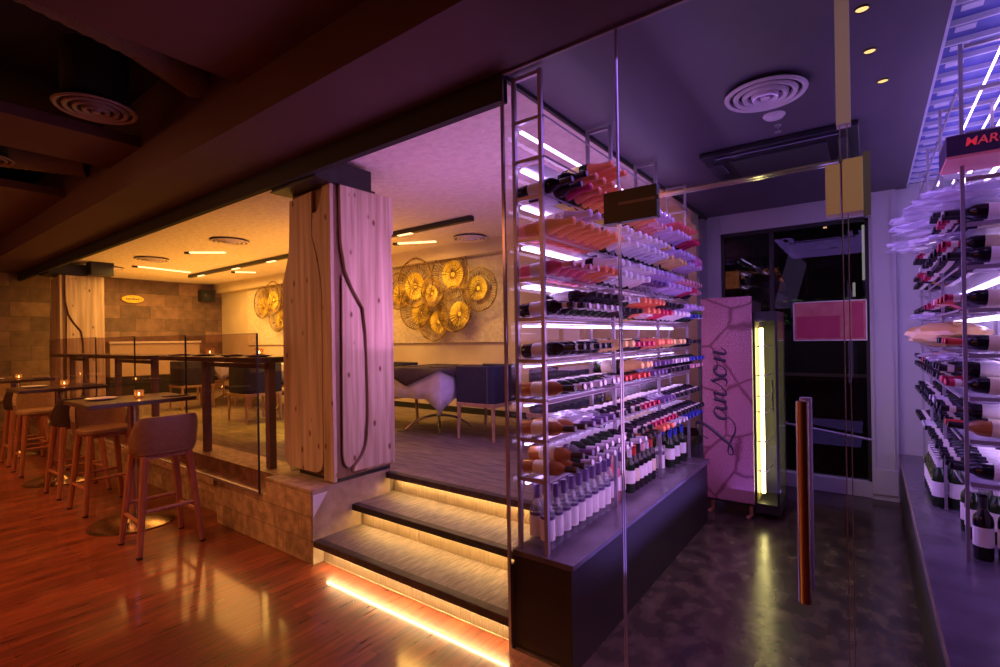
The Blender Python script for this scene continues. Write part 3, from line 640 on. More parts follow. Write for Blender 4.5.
# script word "Lanson" written upwards as brush strokes (u along the word, v up)
def bez(pts, n=14):
    out = []
    for i in range(0, len(pts)-3, 3):
        p0, p1, p2, p3 = [Vector(q) for q in pts[i:i+4]]
        for k in range(n+(i+3 >= len(pts)-1)):
            s = k/n; out.append((1-s)**3*p0+3*s*(1-s)**2*p1+3*s*s*(1-s)*p2+s**3*p3)
    return out
def hump(x): return [(x,0),(x+.02,.1),(x+.06,.3),(x+.10,.42),(x+.08,.3),(x+.04,.1),(x+.02,0),(x+.08,.25),(x+.18,.45),(x+.26,.40),(x+.28,.32),(x+.16,.02),(x+.26,.0),(x+.32,.0),(x+.36,.10),(x+.40,.16)]
strokes = [
 [(-.02,.62),(.02,.95),(.40,1.15),(.42,.95),(.44,.70),(.10,.30),(-.05,.02),(-.2,-.2),(-.45,-.25),(-.42,-.08),(-.38,.08),(-.05,-.1),(.15,-.22),(.35,-.32),(.55,-.25),(.62,-.02)],
 [(.86,.38),(.74,.50),(.56,.28),(.58,.08),(.60,-.06),(.78,.05),(.88,.38),(.84,.15),(.82,.0),(.92,.0),(.98,.02),(1.02,.1),(1.04,.14)],
 [(p[0]+1.02, p[1]) for p in hump(0)],
 [(1.42,.1),(1.5,.2),(1.58,.38),(1.62,.50),(1.60,.35),(1.78,.15),(1.66,.02),(1.6,-.04),(1.48,-.02),(1.50,.06)],
 [(1.98,.40),(1.84,.46),(1.72,.20),(1.78,.05),(1.84,-.08),(2.06,.05),(2.06,.26),(2.06,.40),(1.98,.44),(1.95,.36),(1.98,.28),(2.1,.26),(2.18,.32)],
 [(p[0]+2.16, p[1]) for p in hump(0)],
]
b = nb(); S = .30
for s in strokes:
    pts = bez(s)
    P3 = [(-.055 - (q.y-.2)*S*.85, -.002, .68 + q.x*S*1.06) for q in pts]; n = len(P3)
    # thick on the down strokes, hairline on the up strokes
    rr = []
    for i in range(n):
        dq = pts[min(i+1, n-1)] - pts[max(i-1, 0)]
        rr.append(.0055 + (.0105 if dq.y < 0 else 0)*min(1, abs(dq.y)/(dq.length+1e-6)))
    tube(b, P3, rr, 6)
fin('script_lettering', b, 'ink', t)

# things in and beyond the back window
t = thing('poster_sign', 'pink framed sign hanging in the dark window at the back of the cellar', 'sign', (-.32, 5.985, 1.72))
bx('board', 'poster_pink', t, -.31, .29, 0, .012, -.18, .20); bx('lower_block', 'poster_red', t, -.29, .08, -.004, .0, -.16, .06); bx('side_block', 'poster_red', t, .18, .27, -.004, .0, -.16, .18)
b = nb()
for a in ((-.32,.30,-.19,-.18),(-.32,.30,.20,.21),(-.32,-.31,-.19,.21),(.29,.30,-.19,.21)): box(b, a[0], a[1], -.006, .014, a[2], a[3])
fin('frame', b, 'white', t)
t = thing('push_bar', 'thin steel bar across the dark back window', 'bar', (-.42, 5.97, .60))
b = nb(); tube(b, [(-.32,0,.07),(.43,0,-.03)], .012, 8); fin('bar', b, 'rack_steel', t)
b = nb(); tube(b, [(-.30,0,.068),(-.30,.07,.068)], .010, 8); tube(b, [(.40,0,-.025),(.40,.05,-.025)], .010, 8); fin('bracket', b, 'rack_steel', t)
for k, (x, y, z0, z1, m, lab) in enumerate(((-.93,6.35,.55,1.75,'reflect_mint','mint green light strip reflection in the back window beside the fridge'),(-.045,6.5,2.15,2.75,'reflect_leaf','pale light strip reflection highest in the back window'),(-.13,6.5,1.98,2.15,'reflect_leaf','short pale light strip reflection in the back window'),(-.09,6.5,1.55,1.95,'reflect_leaf','pale light strip reflection just above the pink sign'))):  # reflected light strips, modelled as glowing tubes behind the pane
    t = thing('light_tube', lab, 'light', (x, y, z0)); b = nb(); tube(b, [(0,0,.01),(0,0,z1-z0-.01)], .012, 8); fin('tube', b, m, t)
    b = nb(); tube(b, [(0,0,-z0 if k==0 else 0),(0,0,.01)], .010, 8); tube(b, [(0,0,z1-z0-.01),(0,0,(z1-z0) if k==0 else 3.3-z0)], .004, 6); fin('holder', b, 'black', t)
def hedge(name, label, loc, s, seed):
    random.seed(seed); b = nb()
    for i in range(260):
        c = Vector((random.uniform(-1,1)*s[0], random.uniform(-1,1)*s[1], random.uniform(0,1)*s[2])); r = random.uniform(.03,.07)
        m = Matrix.Rotation(random.uniform(0,6.28), 3, 'Z') @ Matrix.Rotation(random.uniform(0,3), 3, 'X')
        vs = [b.verts.new(c + m @ Vector(q)*r) for q in ((-1,0,0),(0,-.4,.1),(1,0,0),(0,.4,.1))]; b.faces.new(vs)
    root = thing(name, label, 'plant', loc); fin('foliage', b, 'leafy', root)
    b = nb(); box(b, -s[0], s[0], -s[1], s[1], -loc[2], .02); fin('planter', b, 'black', root); return root
hedge('hedge', 'leafy hedge in a dark planter behind the back window', (-1.0, 8.9, 1.65), (1.2,.15,.5), 3)
t = thing('reception_desk', 'dark desk with stacked books behind the back window', 'desk', (-.55, 7.2, 0)); bx('top', 'table_dark', t, -.5, .7, -.3, .3, 1.05, 1.10); bx('body', 'black', t, -.45, .65, -.25, .25, 0, 1.05)
t = thing('track_light', 'thin ceiling track with tiny lamps beyond the back window', 'light', (-1.0, 8.2, 3.1)); bx('rail', 'rack_steel', t, -1.6, 1.3, -.01, .01, 0, .02); b = nb(); box(b, -1.3,-1.26,-.02,.02,-.04,0); box(b, .5,.54,-.02,.02,-.04,0); box(b, 1.2,1.24,-.02,.02,-.04,0); fin('lamp', b, 'lamp_warm', t); bx('hanger', 'black', t, -.01, .01, -.01, .01, .02, .2)

# ------------------------------------------------------------------ ceiling fittings
def rings(name, label, loc, R0, m, n=4, h=.05):
    t = thing(name, label, 'vent', loc)
    for i in range(n):
        r = R0*(1-i*.22); w = R0*.13
        b = nb(); lathe(b, [(r, h*.0-.002*i), (r-w*.3, -.012-.006*i), (r-w, -.006-.004*i), (r-w*1.0, .012), (r, .004)], 40); fin('ring', b, m, t)
    b = nb(); lathe(b, [(0,-.03),(R0*.10,-.028),(R0*.14,.0),(0,.0)], 24); fin('centre_cone', b, m, t)
    b = nb(); lathe(b, [(R0*.97,.016),(0,.018)], 32); fin('throat', b, 'black', t)
    b = nb(); lathe(b, [(R0*.8,.012),(R0*.8,h)], 24); fin('collar', b, 'black_paint' if m == 'diffuser_dark' else m, t)
    return t
rings('ceiling_diffuser', 'round pale lilac ceiling air diffuser inside the cellar', (-.447,3.085,2.925), .205, 'diffuser', 4, .03)
rings('ceiling_diffuser', 'round dark air diffuser in the black ceiling recess of the bar', (-4.231,1.093,3.22), .235, 'diffuser_dark', 4, .40)
rings('ceiling_diffuser', 'dark diffuser at the far left edge of the bar ceiling', (-6.05,.78,3.22), .2, 'diffuser_dark', 4, .40)
for (x, y, lab) in ((-6.927,3.224,'round ceiling diffuser over the dining area nearest the pine pillar'),(-9.3,3.1,'round ceiling diffuser left of the long ceiling lights'),(-10.9,2.95,'round ceiling diffuser closest to the far pillar'),(-4.35,5.2,'round ceiling diffuser over the wire flower art')):
    rings('ceiling_diffuser', lab, (x, y, 2.975), .24, 'stucco', 4, .025)
t = thing('smoke_detector', 'small white smoke detector disc below the lilac diffuser', 'detector', (-.456,3.47,2.95))
b = nb(); lathe(b, [(0,-.02),(.05,-.018),(.062,-.004),(.062,0)], 24); fin('disc', b, 'diffuser', t)
b = nb(); lathe(b, [(0,-.024),(.006,-.022),(.006,-.018)], 8); fin('indicator', b, 'white', t)
t = thing('sprinkler', 'tiny sprinkler head beside the cellar air conditioner', 'sprinkler', (-.46,3.66,2.95))
b = nb(); tube(b, [(0,0,0),(0,0,-.04)], .006, 8); lathe(b, [(0,-.045),(.022,-.042),(.022,-.040),(0,-.038)], 12); lathe(b, [(.02,0),(.018,-.008),(0,-.01)], 12); fin('head', b, 'rack_steel', t)
t = thing('air_conditioner', 'black ceiling cassette air conditioner with a fine grille', 'conditioner', (-.50,4.22,2.944))
bx('casing', 'conditioner', t, -.50, .46, -.36, .40, -.035, 0, bev=.006)
bx('grille', 'grille', t, -.33, .28, -.18, .34, -.045, -.034)
b = nb(); box(b, -.40,.36,-.31,-.25,-.050,-.034); fin('louvre', b, 'conditioner', t)
b = nb(); box(b, -.45,-.39,-.15,.1,-.046,-.034); box(b, .34,.40,-.2,.3,-.046,-.034); fin('side_louvre', b, 'grille', t)
for i, (x, y) in enumerate(((-.009,2.566),(.017,2.969),(.073,3.363))):  # lamp reflections in the glass, added as glowing discs on the ceiling
    t = thing('lamp_reflection', 'small amber lamp reflection on the ceiling, ' + ('nearest of three right of the door channel','middle of three right of the door channel','farthest of three right of the door channel')[i], 'light', (x, y, 2.95))
    b = nb(); lathe(b, [(.030,-.001),(.026,-.010),(.022,-.004)], 16); fin('trim_ring', b, 'black', t); b = nb(); lathe(b, [(0,-.004),(.024,-.005)], 16); fin('lens', b, 'ghost_amber', t)
def duct(label, pts, r, cat='duct'):
    b = nb(); n = 40; P = [Vector(p) for p in pts]; out = []; rr = []
    for i in range(n+1):
        s = i/n*(len(P)-1); k = min(int(s), len(P)-2); out.append(P[k].lerp(P[k+1], s-k)); rr.append(r*(1+.05*(i % 2)))
    tube(b, out, rr, 16); return tag(fin('flexible_duct', b, 'duct'), label, cat)
duct('ribbed flexible duct crossing the black recess behind the round diffuser', [(-3.3,.4,3.46),(-3.45,1.1,3.44),(-3.62,1.50,3.40)], .14)
duct('ribbed flexible duct in the far left ceiling recess', [(-6.7,.4,3.45),(-6.4,.95,3.42),(-6.1,1.50,3.40)], .15)
# dining ceiling lights
for i, (x0, y0, x1, y1, lab) in enumerate(((-8.27,3.256,-7.89,3.60,'short recessed strip light above the dining room nearest the near pillar'),(-10.40,3.234,-10.565,4.154,'long recessed strip light above the dining room'),(-9.9,4.7,-9.7,5.0,'small recessed strip light near the back wall'),(-5.4,4.85,-4.9,5.1,'recessed strip light above the wire flower art'))):
    t = thing('strip_light', lab, 'light', (x0, y0, 2.99)); d = Vector((x1-x0, y1-y0, 0)); L = d.length; t.rotation_euler = (0,0,math.atan2(d.y, d.x))
    bx('housing', 'black', t, -.07, 0, -.03, .03, -.02, .01); bx('diffuser', 'lamp_warm', t, 0, L, -.025, .025, -.008, .01)
t = thing('ceiling_track', 'long black lighting track hung under the dining ceiling', 'track', (-7.3,4.32,2.95))
bx('rail', 'black', t, -3.7, 3.72, -.035, .035, -.01, .045, bev=.003)
for x in (-3.3,-1.9,-.7,.9,2.5): bx('track_lamp', 'lamp_warm', t, x, x+.24, -.025, .025, -.018, -.009)
bx('hanger', 'black', t, -3.6, -3.56, -.02, .02, .04, .05); bx('hanger', 'black', t, 3.5, 3.54, -.02, .02, .04, .05)

# ------------------------------------------------------------------ dining room wall things
def sculpture(name, label, discs, y):
    t = thing(name, label, 'wall art', (discs[0][0], y, discs[0][1])); ox, oz = discs[0][0], discs[0][1]
    for k, (cx, cz, r, dep) in enumerate(discs):
        random.seed(50+k); b = nb(); cxx, czz = cx-ox, cz-oz
        ax = random.uniform(-.25,.25)*r; az = random.uniform(-.3,.1)*r
        n = 42
        for i in range(n):
            a = 2*PI*i/n + random.uniform(-.04,.04)
            def pt(f, aa=a, wob=0): return (cxx+ax*(1-f)+r*f*math.cos(aa+wob), -dep - .05*(f**2), czz+az*(1-f)+r*f*math.sin(aa+wob))
            tube(b, [pt(.10), pt(.4, wob=random.uniform(-.05,.05)), pt(.68, wob=random.uniform(-.04,.04))], .0045, 4, False)
            tube(b, [pt(.66), pt(1, wob=-.07)], .004, 4, False); tube(b, [pt(.66), pt(1, wob=.07)], .004, 4, False)
        rim = [(cxx+r*math.cos(2*PI*i/30)*(1+.02*math.sin(i*2.3)), -dep-.05, czz+r*math.sin(2*PI*i/30)*(1+.02*math.cos(i*1.7))) for i in range(31)]
        tube(b, rim, .011, 5, False)
        for f in (.38, .7):
            tube(b, [(cxx+ax*(1-f)+r*f*math.cos(2*PI*i/24), -dep-.05*f*f, czz+az*(1-f)+r*f*math.sin(2*PI*i/24)) for i in range(25)], .004, 4, False)
        fin('wire_disc', b, 'gold_wire', t)
        b = nb(); lathe(b, [(0,0),(r*.3,.006),(r*.55,.02),(r*.56,.024),(0,.01)], 20, Matrix.Translation((cxx+ax, -dep+.012, czz+az)) @ Matrix.Rotation(PI/2, 4, 'X')); fin('gold_centre', b, 'gold_leaf', t)
    return t
def px2(x, z): return x, z
D1 = []
# centres measured on the wall plane
for (X, Z, r, dep) in ((-6.10,2.40,.29,.06),(-5.66,2.49,.38,.10),(-5.72,2.12,.34,.05),(-4.95,2.55,.37,.08),(-4.84,2.05,.33,.12),(-4.42,2.31,.31,.05),(-5.28,1.90,.31,.10),(-5.25,2.32,.22,.15)): D1.append((X, Z, r, dep))
sculpture('flower_wall_art', 'gold wire flower discs on the cream wall right of the pine pillar', D1, YB-.035)
D2 = [(-10.35,2.45,.32,.06),(-9.85,2.52,.34,.10),(-9.75,2.15,.32,.06),(-9.35,2.3,.30,.08),(-9.4,2.7,.2,.05)]
sculpture('flower_wall_art', 'gold wire flower discs seen left of the pine pillar', D2, YB-.035)
t = thing('loudspeaker', 'black loudspeaker high in the corner of stone and cream walls', 'speaker', (XW+.10,5.22,2.72)); bx('cabinet', 'black', t, -.1, .12, -.15, .15, -.13, .13, bev=.01)
b = nb(); lathe(b, [(0,0),(.06,.008),(.08,0)], 20, Matrix.Translation((.121,0,0)) @ Matrix.Rotation(PI/2,4,'Y')); fin('cone', b, 'conditioner', t)
t = thing('loudspeaker', 'black loudspeaker beside the top of the far pine pillar', 'speaker', (-10.45,2.72,2.90)); bx('cabinet', 'black', t, -.13, .13, -.16, .16, -.12, .12, bev=.01); bx('bracket', 'black', t, -.02, .02, -.02, .02, .10, .11)
t = thing('oval_sign', 'glowing oval gold sign on the rough stone wall', 'sign', (XW+.02,3.793,2.57))
b = nb(); lathe(b, [(0,0),(1,0),(1,.02),(.94,.03),(0,.03)], 32, Matrix.Diagonal((1,.20,.085,1)) @ Matrix.Rotation(PI/2,4,'Y') @ Matrix.Diagonal((1,1,1,1)));
for v in b.verts: v.co.x = abs(v.co.x)
fin('plaque', b, 'gold_leaf', t)
b = nb()
for i in range(7): box(b, .031, .035, -.12+i*.035, -.12+i*.035+.02, -.015, .015)
fin('lettering', b, 'foil_black', t)
t = thing('service_counter', 'cream lit low service counter against the stone wall', 'counter', (XW+.25,3.75,.515)); bx('front', 'cream', t, -.2, .1, -.45, 1.2, .45, 1.12); bx('base', 'black', t, -.2, .08, -.45, 1.2, 0, .45); bx('ledge', 'plate', t, -.22, .14, -.47, 1.22, 1.12, 1.16)

# ------------------------------------------------------------------ glass balustrade
def rail(label, x0, x1, y, z0, z1):
    g = thing('glass_balustrade', label, 'balustrade', ((x0+x1)/2, y, z0)); h = (x1-x0)/2
    b = nb(); box(b, -h, h-.004, 0, .012, 0, z1-z0); fin('pane', b, 'glass_smoke', g)
    b = nb(); box(b, h-.006, h, -.001, .013, 0, z1-z0); fin('polished_edge', b, 'black', g)
    b = nb(); box(b, -h, h, -.001, .013, z1-z0-.004, z1-z0); fin('top_edge', b, 'glass_edge', g)
    b = nb(); box(b, -h, h, -.006, .018, -.012, .012); fin('shoe', b, 'rack_steel', g)
    return g
rail('smoked glass balustrade panel nearest the pine pillar', -5.27, -3.93, 2.022, .40, 1.68)
rail('second smoked glass balustrade panel from the pine pillar', -6.62, -5.28, 2.022, .40, 1.69)
rail('third smoked glass balustrade panel from the pine pillar', -8.0, -6.63, 2.022, .40, 1.70)
rail('farthest smoked glass balustrade panel by the far pillar', -10.3, -8.01, 2.022, .40, 1.71)

# ------------------------------------------------------------------ bar tables, stools, tableware
def make_bartable():
    t = thing('bar_table', 'high square bar table with steel column nearest the pine pillar', 'table', (-5.36,1.62,0), 0, None)
    b = nb(); box(b, -.35, .35, -.41, .39, 1.085, 1.12); fin('tabletop', b, 'table_dark', t, bev=.004)
    b = nb(); tube(b, [(0,0,.02),(0,0,1.085)], .045, 20); fin('column', b, 'steel', t)
    b = nb(); lathe(b, [(0,0),(.34,0),(.345,.008),(.33,.016),(.08,.022),(.05,.05),(0,.05)], 40); fin('base_plate', b, 'brass', t)
    b = nb(); box(b, -.2,.2,-.03,.03,1.07,1.085); box(b, -.03,.03,-.25,.25,1.07,1.085); fin('top_bracket', b, 'black', t)
    return t
bt = make_bartable()
for x, l in ((-7.80,'high square bar table in the middle of the row of three'),(-10.25,'high square bar table farthest down the bar')): dup(bt, (x,1.62,0), None, l)
def make_stool(seatmat, legmat, label, name='bar_stool'):
    t = thing(name, label, 'stool')
    # seat pad
    b = nb(); n = 20
    pr = [(.21*math.copysign(abs(math.cos(a))**.5, math.cos(a)), .205*math.copysign(abs(math.sin(a))**.5, math.sin(a))) for a in [2*PI*i/n for i in range(n)]]
    prism(b, pr, .745, .80, 'z'); fin('seat', b, seatmat, t, bev=.015)
    # wrap back, on the -y side
    b = nb(); nn = 18; rows = [(.755,.93),(.80,1.0),(.88,1.03),(.97,1.05),(1.025,1.06),(1.045,1.04)]
    g0 = []; g1 = []
    for zi, (z, k) in enumerate(rows):
        r0 = []; r1 = []
        for i in range(nn+1):
            a = PI + .12 + (PI-.24)*i/nn; e = abs(i/nn-.5)*2
            zz = z - (max(0, e-.45)/.55)**2*.20*(zi/(len(rows)-1))
            x = .225*math.copysign(abs(math.cos(a))**.55, math.cos(a))*k; y = .215*math.copysign(abs(math.sin(a))**.55, math.sin(a))*k 
            r0.append(b.verts.new((x, y, zz))); r1.append(b.verts.new((x*.86, y*.86, zz)))
        g0.append(r0); g1.append(r1)
    for i in range(len(rows)-1):
        for j in range(nn):
            b.faces.new((g0[i][j], g0[i][j+1], g0[i+1][j+1], g0[i+1][j])); b.faces.new((g1[i][j+1], g1[i][j], g1[i+1][j], g1[i+1][j+1]))
    for j in range(nn):
        b.faces.new((g0[-1][j], g0[-1][j+1], g1[-1][j+1], g1[-1][j])); b.faces.new((g0[0][j+1], g0[0][j], g1[0][j], g1[0][j+1]))
    for i in range(len(rows)-1):
        b.faces.new((g0[i][0], g0[i+1][0], g1[i+1][0], g1[i][0])); b.faces.new((g0[i+1][-1], g0[i][-1], g1[i][-1], g1[i+1][-1]))
    fin('backrest', b, seatmat, t, sharp=60)
    def lp(sx, sy, z): f = 1-z/.745; return (sx*(.150+.065*f), sy*(.150+.075*f), z)
    for sx in (-1, 1):
        for sy in (-1, 1):
            b = nb(); tube(b, [lp(sx,sy,0), lp(sx,sy,.35), lp(sx,sy,.745)], [.021,.026,.031], 8); lg = fin('leg', b, legmat, t)
            b = nb(); tube(b, [lp(sx,sy,-.0), lp(sx,sy,.015)], .0225, 8); fin('foot_cap', b, 'black', lg)
    for q in ((-1,-1,-1,1),(1,-1,1,1)):
        b = nb(); tube(b, [lp(q[0],q[1],.25), lp(q[2],q[3],.25)], .015, 6); fin('stretcher', b, legmat, t)
    for q in ((-1,-1,1,-1),(-1,1,1,1)):
        b = nb(); tube(b, [lp(q[0],q[1],.33), lp(q[2],q[3],.33)], .015, 6); fin('stretcher', b, legmat, t)
    b = nb(); box(b, -.16,.16,-.16,.16,.715,.745); fin('seat_frame', b, legmat, t)
    return t
sa = make_stool('leather_brown', 'wood_red', 'brown leather bar stool with red-brown legs in front of the nearest bar table')
sa.location = (-4.61,1.575,0); sa.rotation_euler = (0,0,R(88))
dup(sa, (-6.12,1.60,0), (0,0,R(-88)), 'bar stool tucked on the left side of the nearest bar table')
sc_ = make_stool('leather_dark', 'wood_red', 'dark leather bar stool on the right side of the middle bar table'); sc_.location = (-7.02,1.60,0); sc_.rotation_euler = (0,0,R(92))
sd = make_stool('wicker', 'wood_red', 'tan ribbed bar stool on the left side of the middle bar table'); sd.location = (-8.58,1.58,0); sd.rotation_euler = (0,0,R(-90))
dup(sc_, (-9.45,1.6,0), (0,0,R(90)), 'dark bar stool on the right side of the farthest bar table')
dup(sd, (-10.95,1.6,0), (0,0,R(-90)), 'tan bar stool beyond the farthest bar table')
def make_plate():
    t = thing('plate', 'round white plate with a folded napkin', 'plate'); b = nb(); lathe(b, [(0,.004),(.07,.004),(.11,.016),(.115,.018),(.112,.012),(.07,0),(0,0)], 28); fin('dish', b, 'plate', t)
    b = nb(); box(b, -.06,.06,-.03,.03,.005,.022); fin('napkin', b, 'cloth_white', t, bev=.008); return t
pl = make_plate()
def make_candle():
    t = thing('candle_glass', 'lit tea light in a clear glass', 'candle'); b = nb(); lathe(b, [(0,0),(.030,0),(.036,.004),(.040,.07),(.037,.07),(.033,.008),(0,.006)], 20); fin('glass_cup', b, 'candle_glass', t)
    b = nb(); lathe(b, [(0,.008),(.02,.008),(.02,.024),(0,.024)], 14); wx = fin('wax', b, 'plate', t); b = nb(); lathe(b, [(0,.024),(.007,.032),(.005,.042),(0,.054)], 10); fin('flame', b, 'flame', wx); return t
cd = make_candle(); Z = 1.12
def make_cutlery():
    t = thing('cutlery_set', 'napkin with knife and fork', 'cutlery'); b = nb(); box(b, -.045,.045,-.10,.10,0,.006); fin('napkin', b, 'cloth_dark', t)
    b = nb(); box(b, .008,.022,-.09,.09,.006,.009); fin('knife', b, 'steel', t); b = nb(); box(b, -.02,-.012,-.09,.03,.006,.009); box(b, -.027,-.005,.03,.085,.006,.009); fin('fork', b, 'steel', t); return t
ct = make_cutlery()
first = {'p': True, 'c': True, 't': True}
for i, x in enumerate((-5.36,-7.80,-10.25)):
    nm = ('nearest bar table','middle bar table','farthest bar table')[i]
    L = [(pl,'p',(x-.12,1.42,Z),'white plate with folded napkin on the '+nm), (cd,'c',(x+.02,1.66,Z),'lit tea light in a glass on the '+nm), (ct,'t',(x+.18,1.90,Z),'dark napkin with cutlery on the '+nm)]
    for o, k, loc, lab in L:
        if first[k]: o.location = loc; o['label'] = lab; first[k] = False
        else: dup(o, loc, None, lab)

# high communal tables behind the balustrade
def hightable(x0, x1, label, legs, y0=2.06, y1=2.46):
    t = thing('high_table', label, 'table', ((x0+x1)/2, (y0+y1)/2, .515)); hx, hy = (x1-x0)/2, (y1-y0)/2
    bx('tabletop', 'table_dark', t, -hx, hx, -hy, hy, .92, .965, bev=.004)
    for lx in legs:
        bx('leg', 'leg_mauve', t, lx-(x0+x1)/2-.034, lx-(x0+x1)/2+.034, -.03, .03, 0, .92)
    bx('rail', 'rack_steel', t, legs[0]-(x0+x1)/2+.03, legs[-1]-(x0+x1)/2-.03, -.02, .02, .86, .90)
    return t
hightable(-6.05, -4.03, 'high dark communal table nearest the pine pillar behind the glass', (-5.40,-4.17))
hightable(-8.5, -6.45, 'middle high communal table behind the glass balustrade', (-8.0,-6.75))
hightable(-10.5, -9.0, 'high communal table in front of the far pillar', (-10.1,-9.4))
for i, x in enumerate((-5.85,-5.3,-4.7,-4.25)): dup(pl, (x,2.2,1.48), None, 'white plate on the near communal table, ' + ('leftmost','second from left','third from left','rightmost')[i])
for i, x in enumerate((-5.5,-4.5)): dup(cd, (x,2.34,1.48), None, 'tea light on the near communal table, ' + ('left one','right one')[i])
# water carafe standing on the plinth
t = thing('carafe', 'small clear carafe on the plinth beside the balustrade edge', 'carafe', (-3.86,2.30,.535)); b = nb(); lathe(b, [(0,0),(.04,0),(.045,.01),(.045,.10),(.015,.16),(.014,.21),(.02,.22)], 16); fin('body', b, 'glass_clear', t); b = nb(); lathe(b, [(0,.22),(.016,.22),(.016,.24),(0,.24)], 10); fin('stopper', b, 'steel', t)

# ------------------------------------------------------------------ dining furniture
def make_tub(mat='navy', leg='wood_light'):
    t = thing('dining_chair', 'navy upholstered tub chair at the white clothed table near the steps', 'chair')
    b = nb(); prof = []
    # u shell opening to +y
    out = [(-.26,.26),(-.26,-.18)] + [(-.18-.08*math.cos(a), -.18-.08*math.sin(a)) for a in [0,PI/6,PI/3,PI/2]][0:] + [(.18+.08*math.sin(a), -.18-.08*math.cos(a)) for a in [0,PI/6,PI/3,PI/2]] + [(.26,.26)]
    inn = [(.205,.26),(.205,-.205),(-.205,-.205),(-.205,.26)]
    prism(b, out + inn, .40, .80, 'z'); fin('backrest', b, mat, t, bev=.012)
    b = nb(); box(b, -.20,.20,-.20,.25,.40,.49); fin('seat', b, mat, t, bev=.02)
    b = nb(); box(b, -.26,.26,-.26,.26,.36,.40); fin('seat_frame', b, leg, t, bev=.003)
    for sx in (-1,1):
        for sy in (-1,1):
            b = nb(); tube(b, [(sx*.245,sy*.245,0),(sx*.235,sy*.235,.37)], [.015,.022], 8); fin('leg', b, leg, t)
    return t
def cloth(name, label, loc, h, drop, corner, m, dark=False, rz=0):
    b = nb(); n = 12; ring0 = []; N = n*4
    per = []
    for s in range(4):
        for i in range(n):
            f = i/n; a = s*PI/2; x, y = (-h + 2*h*f, -h); per.append((Vector((x*math.cos(a)-y*math.sin(a), x*math.sin(a)+y*math.cos(a), 0)), f))
    top = [b.verts.new((p.x, p.y, .004)) for p, f in per]; b.faces.new(top)
    prev = top
    for k in (1, 2, 3):
        cur = []
        for i, (p, f) in enumerate(per):
            e = abs(f-.5)*2
            dd = drop*(1-e)*1.0 if dark else drop + corner*max(0, e-.55)/.45
            z = -dd*k/3; o_ = p.normalized()*(.006+.012*k*(1+math.sin(i*1.9))*.6 )
            if dark: o_ = p.normalized()*(.022+.014*k)
            cur.append(b.verts.new((p.x+o_.x, p.y+o_.y, z+.004)))
        for i in range(N): 
            try: b.faces.new((prev[i], prev[(i+1)%N], cur[(i+1)%N], cur[i]))
            except ValueError: pass
        prev = cur
    o = fin(name, b, m, sharp=50); o.location = loc; o.rotation_euler = (0,0,rz)
    s = o.modifiers.new('thick', 'SOLIDIFY'); s.thickness = .003; s.offset = 1
    return tag(o, label, 'tablecloth')
def make_dtable():
    t = thing('dining_table', 'square dining table with arched chrome feet near the steps', 'table', (-4.22,4.40,.515))
    bx('tabletop', 'table_dark', t, -.45, .45, -.45, .45, .72, .75)
    b = nb(); tube(b, [(0,0,.16),(0,0,.72)], .035, 16); fin('column', b, 'steel', t)
    for k in range(4):
        a = k*PI/2+PI/4; b = nb(); P = [(math.cos(a)*.40*s_, math.sin(a)*.40*s_, .015+.16*(1-s_**2)**.8) for s_ in [i/8 for i in range(9)]]
        tube(b, P, .015, 8); fin('foot', b, 'steel', t)
    return t
dt = make_dtable(); tub = make_tub()
tub.location = (-3.42,4.37,.515); tub.rotation_euler = (0,0,R(90))
cloth('tablecloth', 'white cloth with hanging corners on the table near the steps', (-4.22,4.40,1.27), .46, .33, .13, 'cloth_white')
cloth('overlay_cloth', 'dark square cloth laid over the white cloth near the steps', (-4.22,4.40,1.277), .462, .20, 0, 'cloth_dark', True)
dup(tub, (-5.02,4.33,.515), (0,0,R(-90)), 'navy tub chair on the far left side of the table near the steps')
TB = [(-7.15,4.35,'behind the near communal table'),(-9.4,4.45,'in the middle of the dining room')]
for x, y, w_ in TB:
    dup(dt, (x,y,.515), None, 'square dining table '+w_)
    cloth('tablecloth', 'pale cloth on the dining table '+w_, (x,y,1.27), .46, .18, .14, 'cloth_white')
    dup(tub, (x+.80,y-.05,.515), (0,0,R(90)), 'navy tub chair on the right of the table '+w_)
    dup(tub, (x-.80,y,.515), (0,0,R(-90)), 'navy tub chair on the left of the table '+w_)
dup(dt, (-2.3,4.9,.515), None, 'square dining table seen through the left rack')
cloth('tablecloth', 'pale cloth on the dining table seen through the left rack', (-2.3,4.9,1.27), .46, .2, .14, 'cloth_white')
dup(tub, (-2.3,4.08,.515), (0,0,0), 'navy tub chair seen through the left rack')
t0 = dup(tub, (-6.95,3.54,.515), (0,0,R(0)), 'dark tub chair with its back to the bar beside the pine pillar')
dup(tub, (-9.3,3.66,.515), (0,0,R(0)), 'tub chair with its back to the bar in the middle of the dining room')
for i, (x, y) in enumerate(((-4.45,4.17),(-4.0,4.17),(-4.0,4.62),(-4.45,4.62))):
    dup(ct, (x,y,1.284), (0,0,R(90*i)), 'dark napkin and cutlery on the table near the steps, ' + ('near left','near right','far right','far left')[i]+' corner')

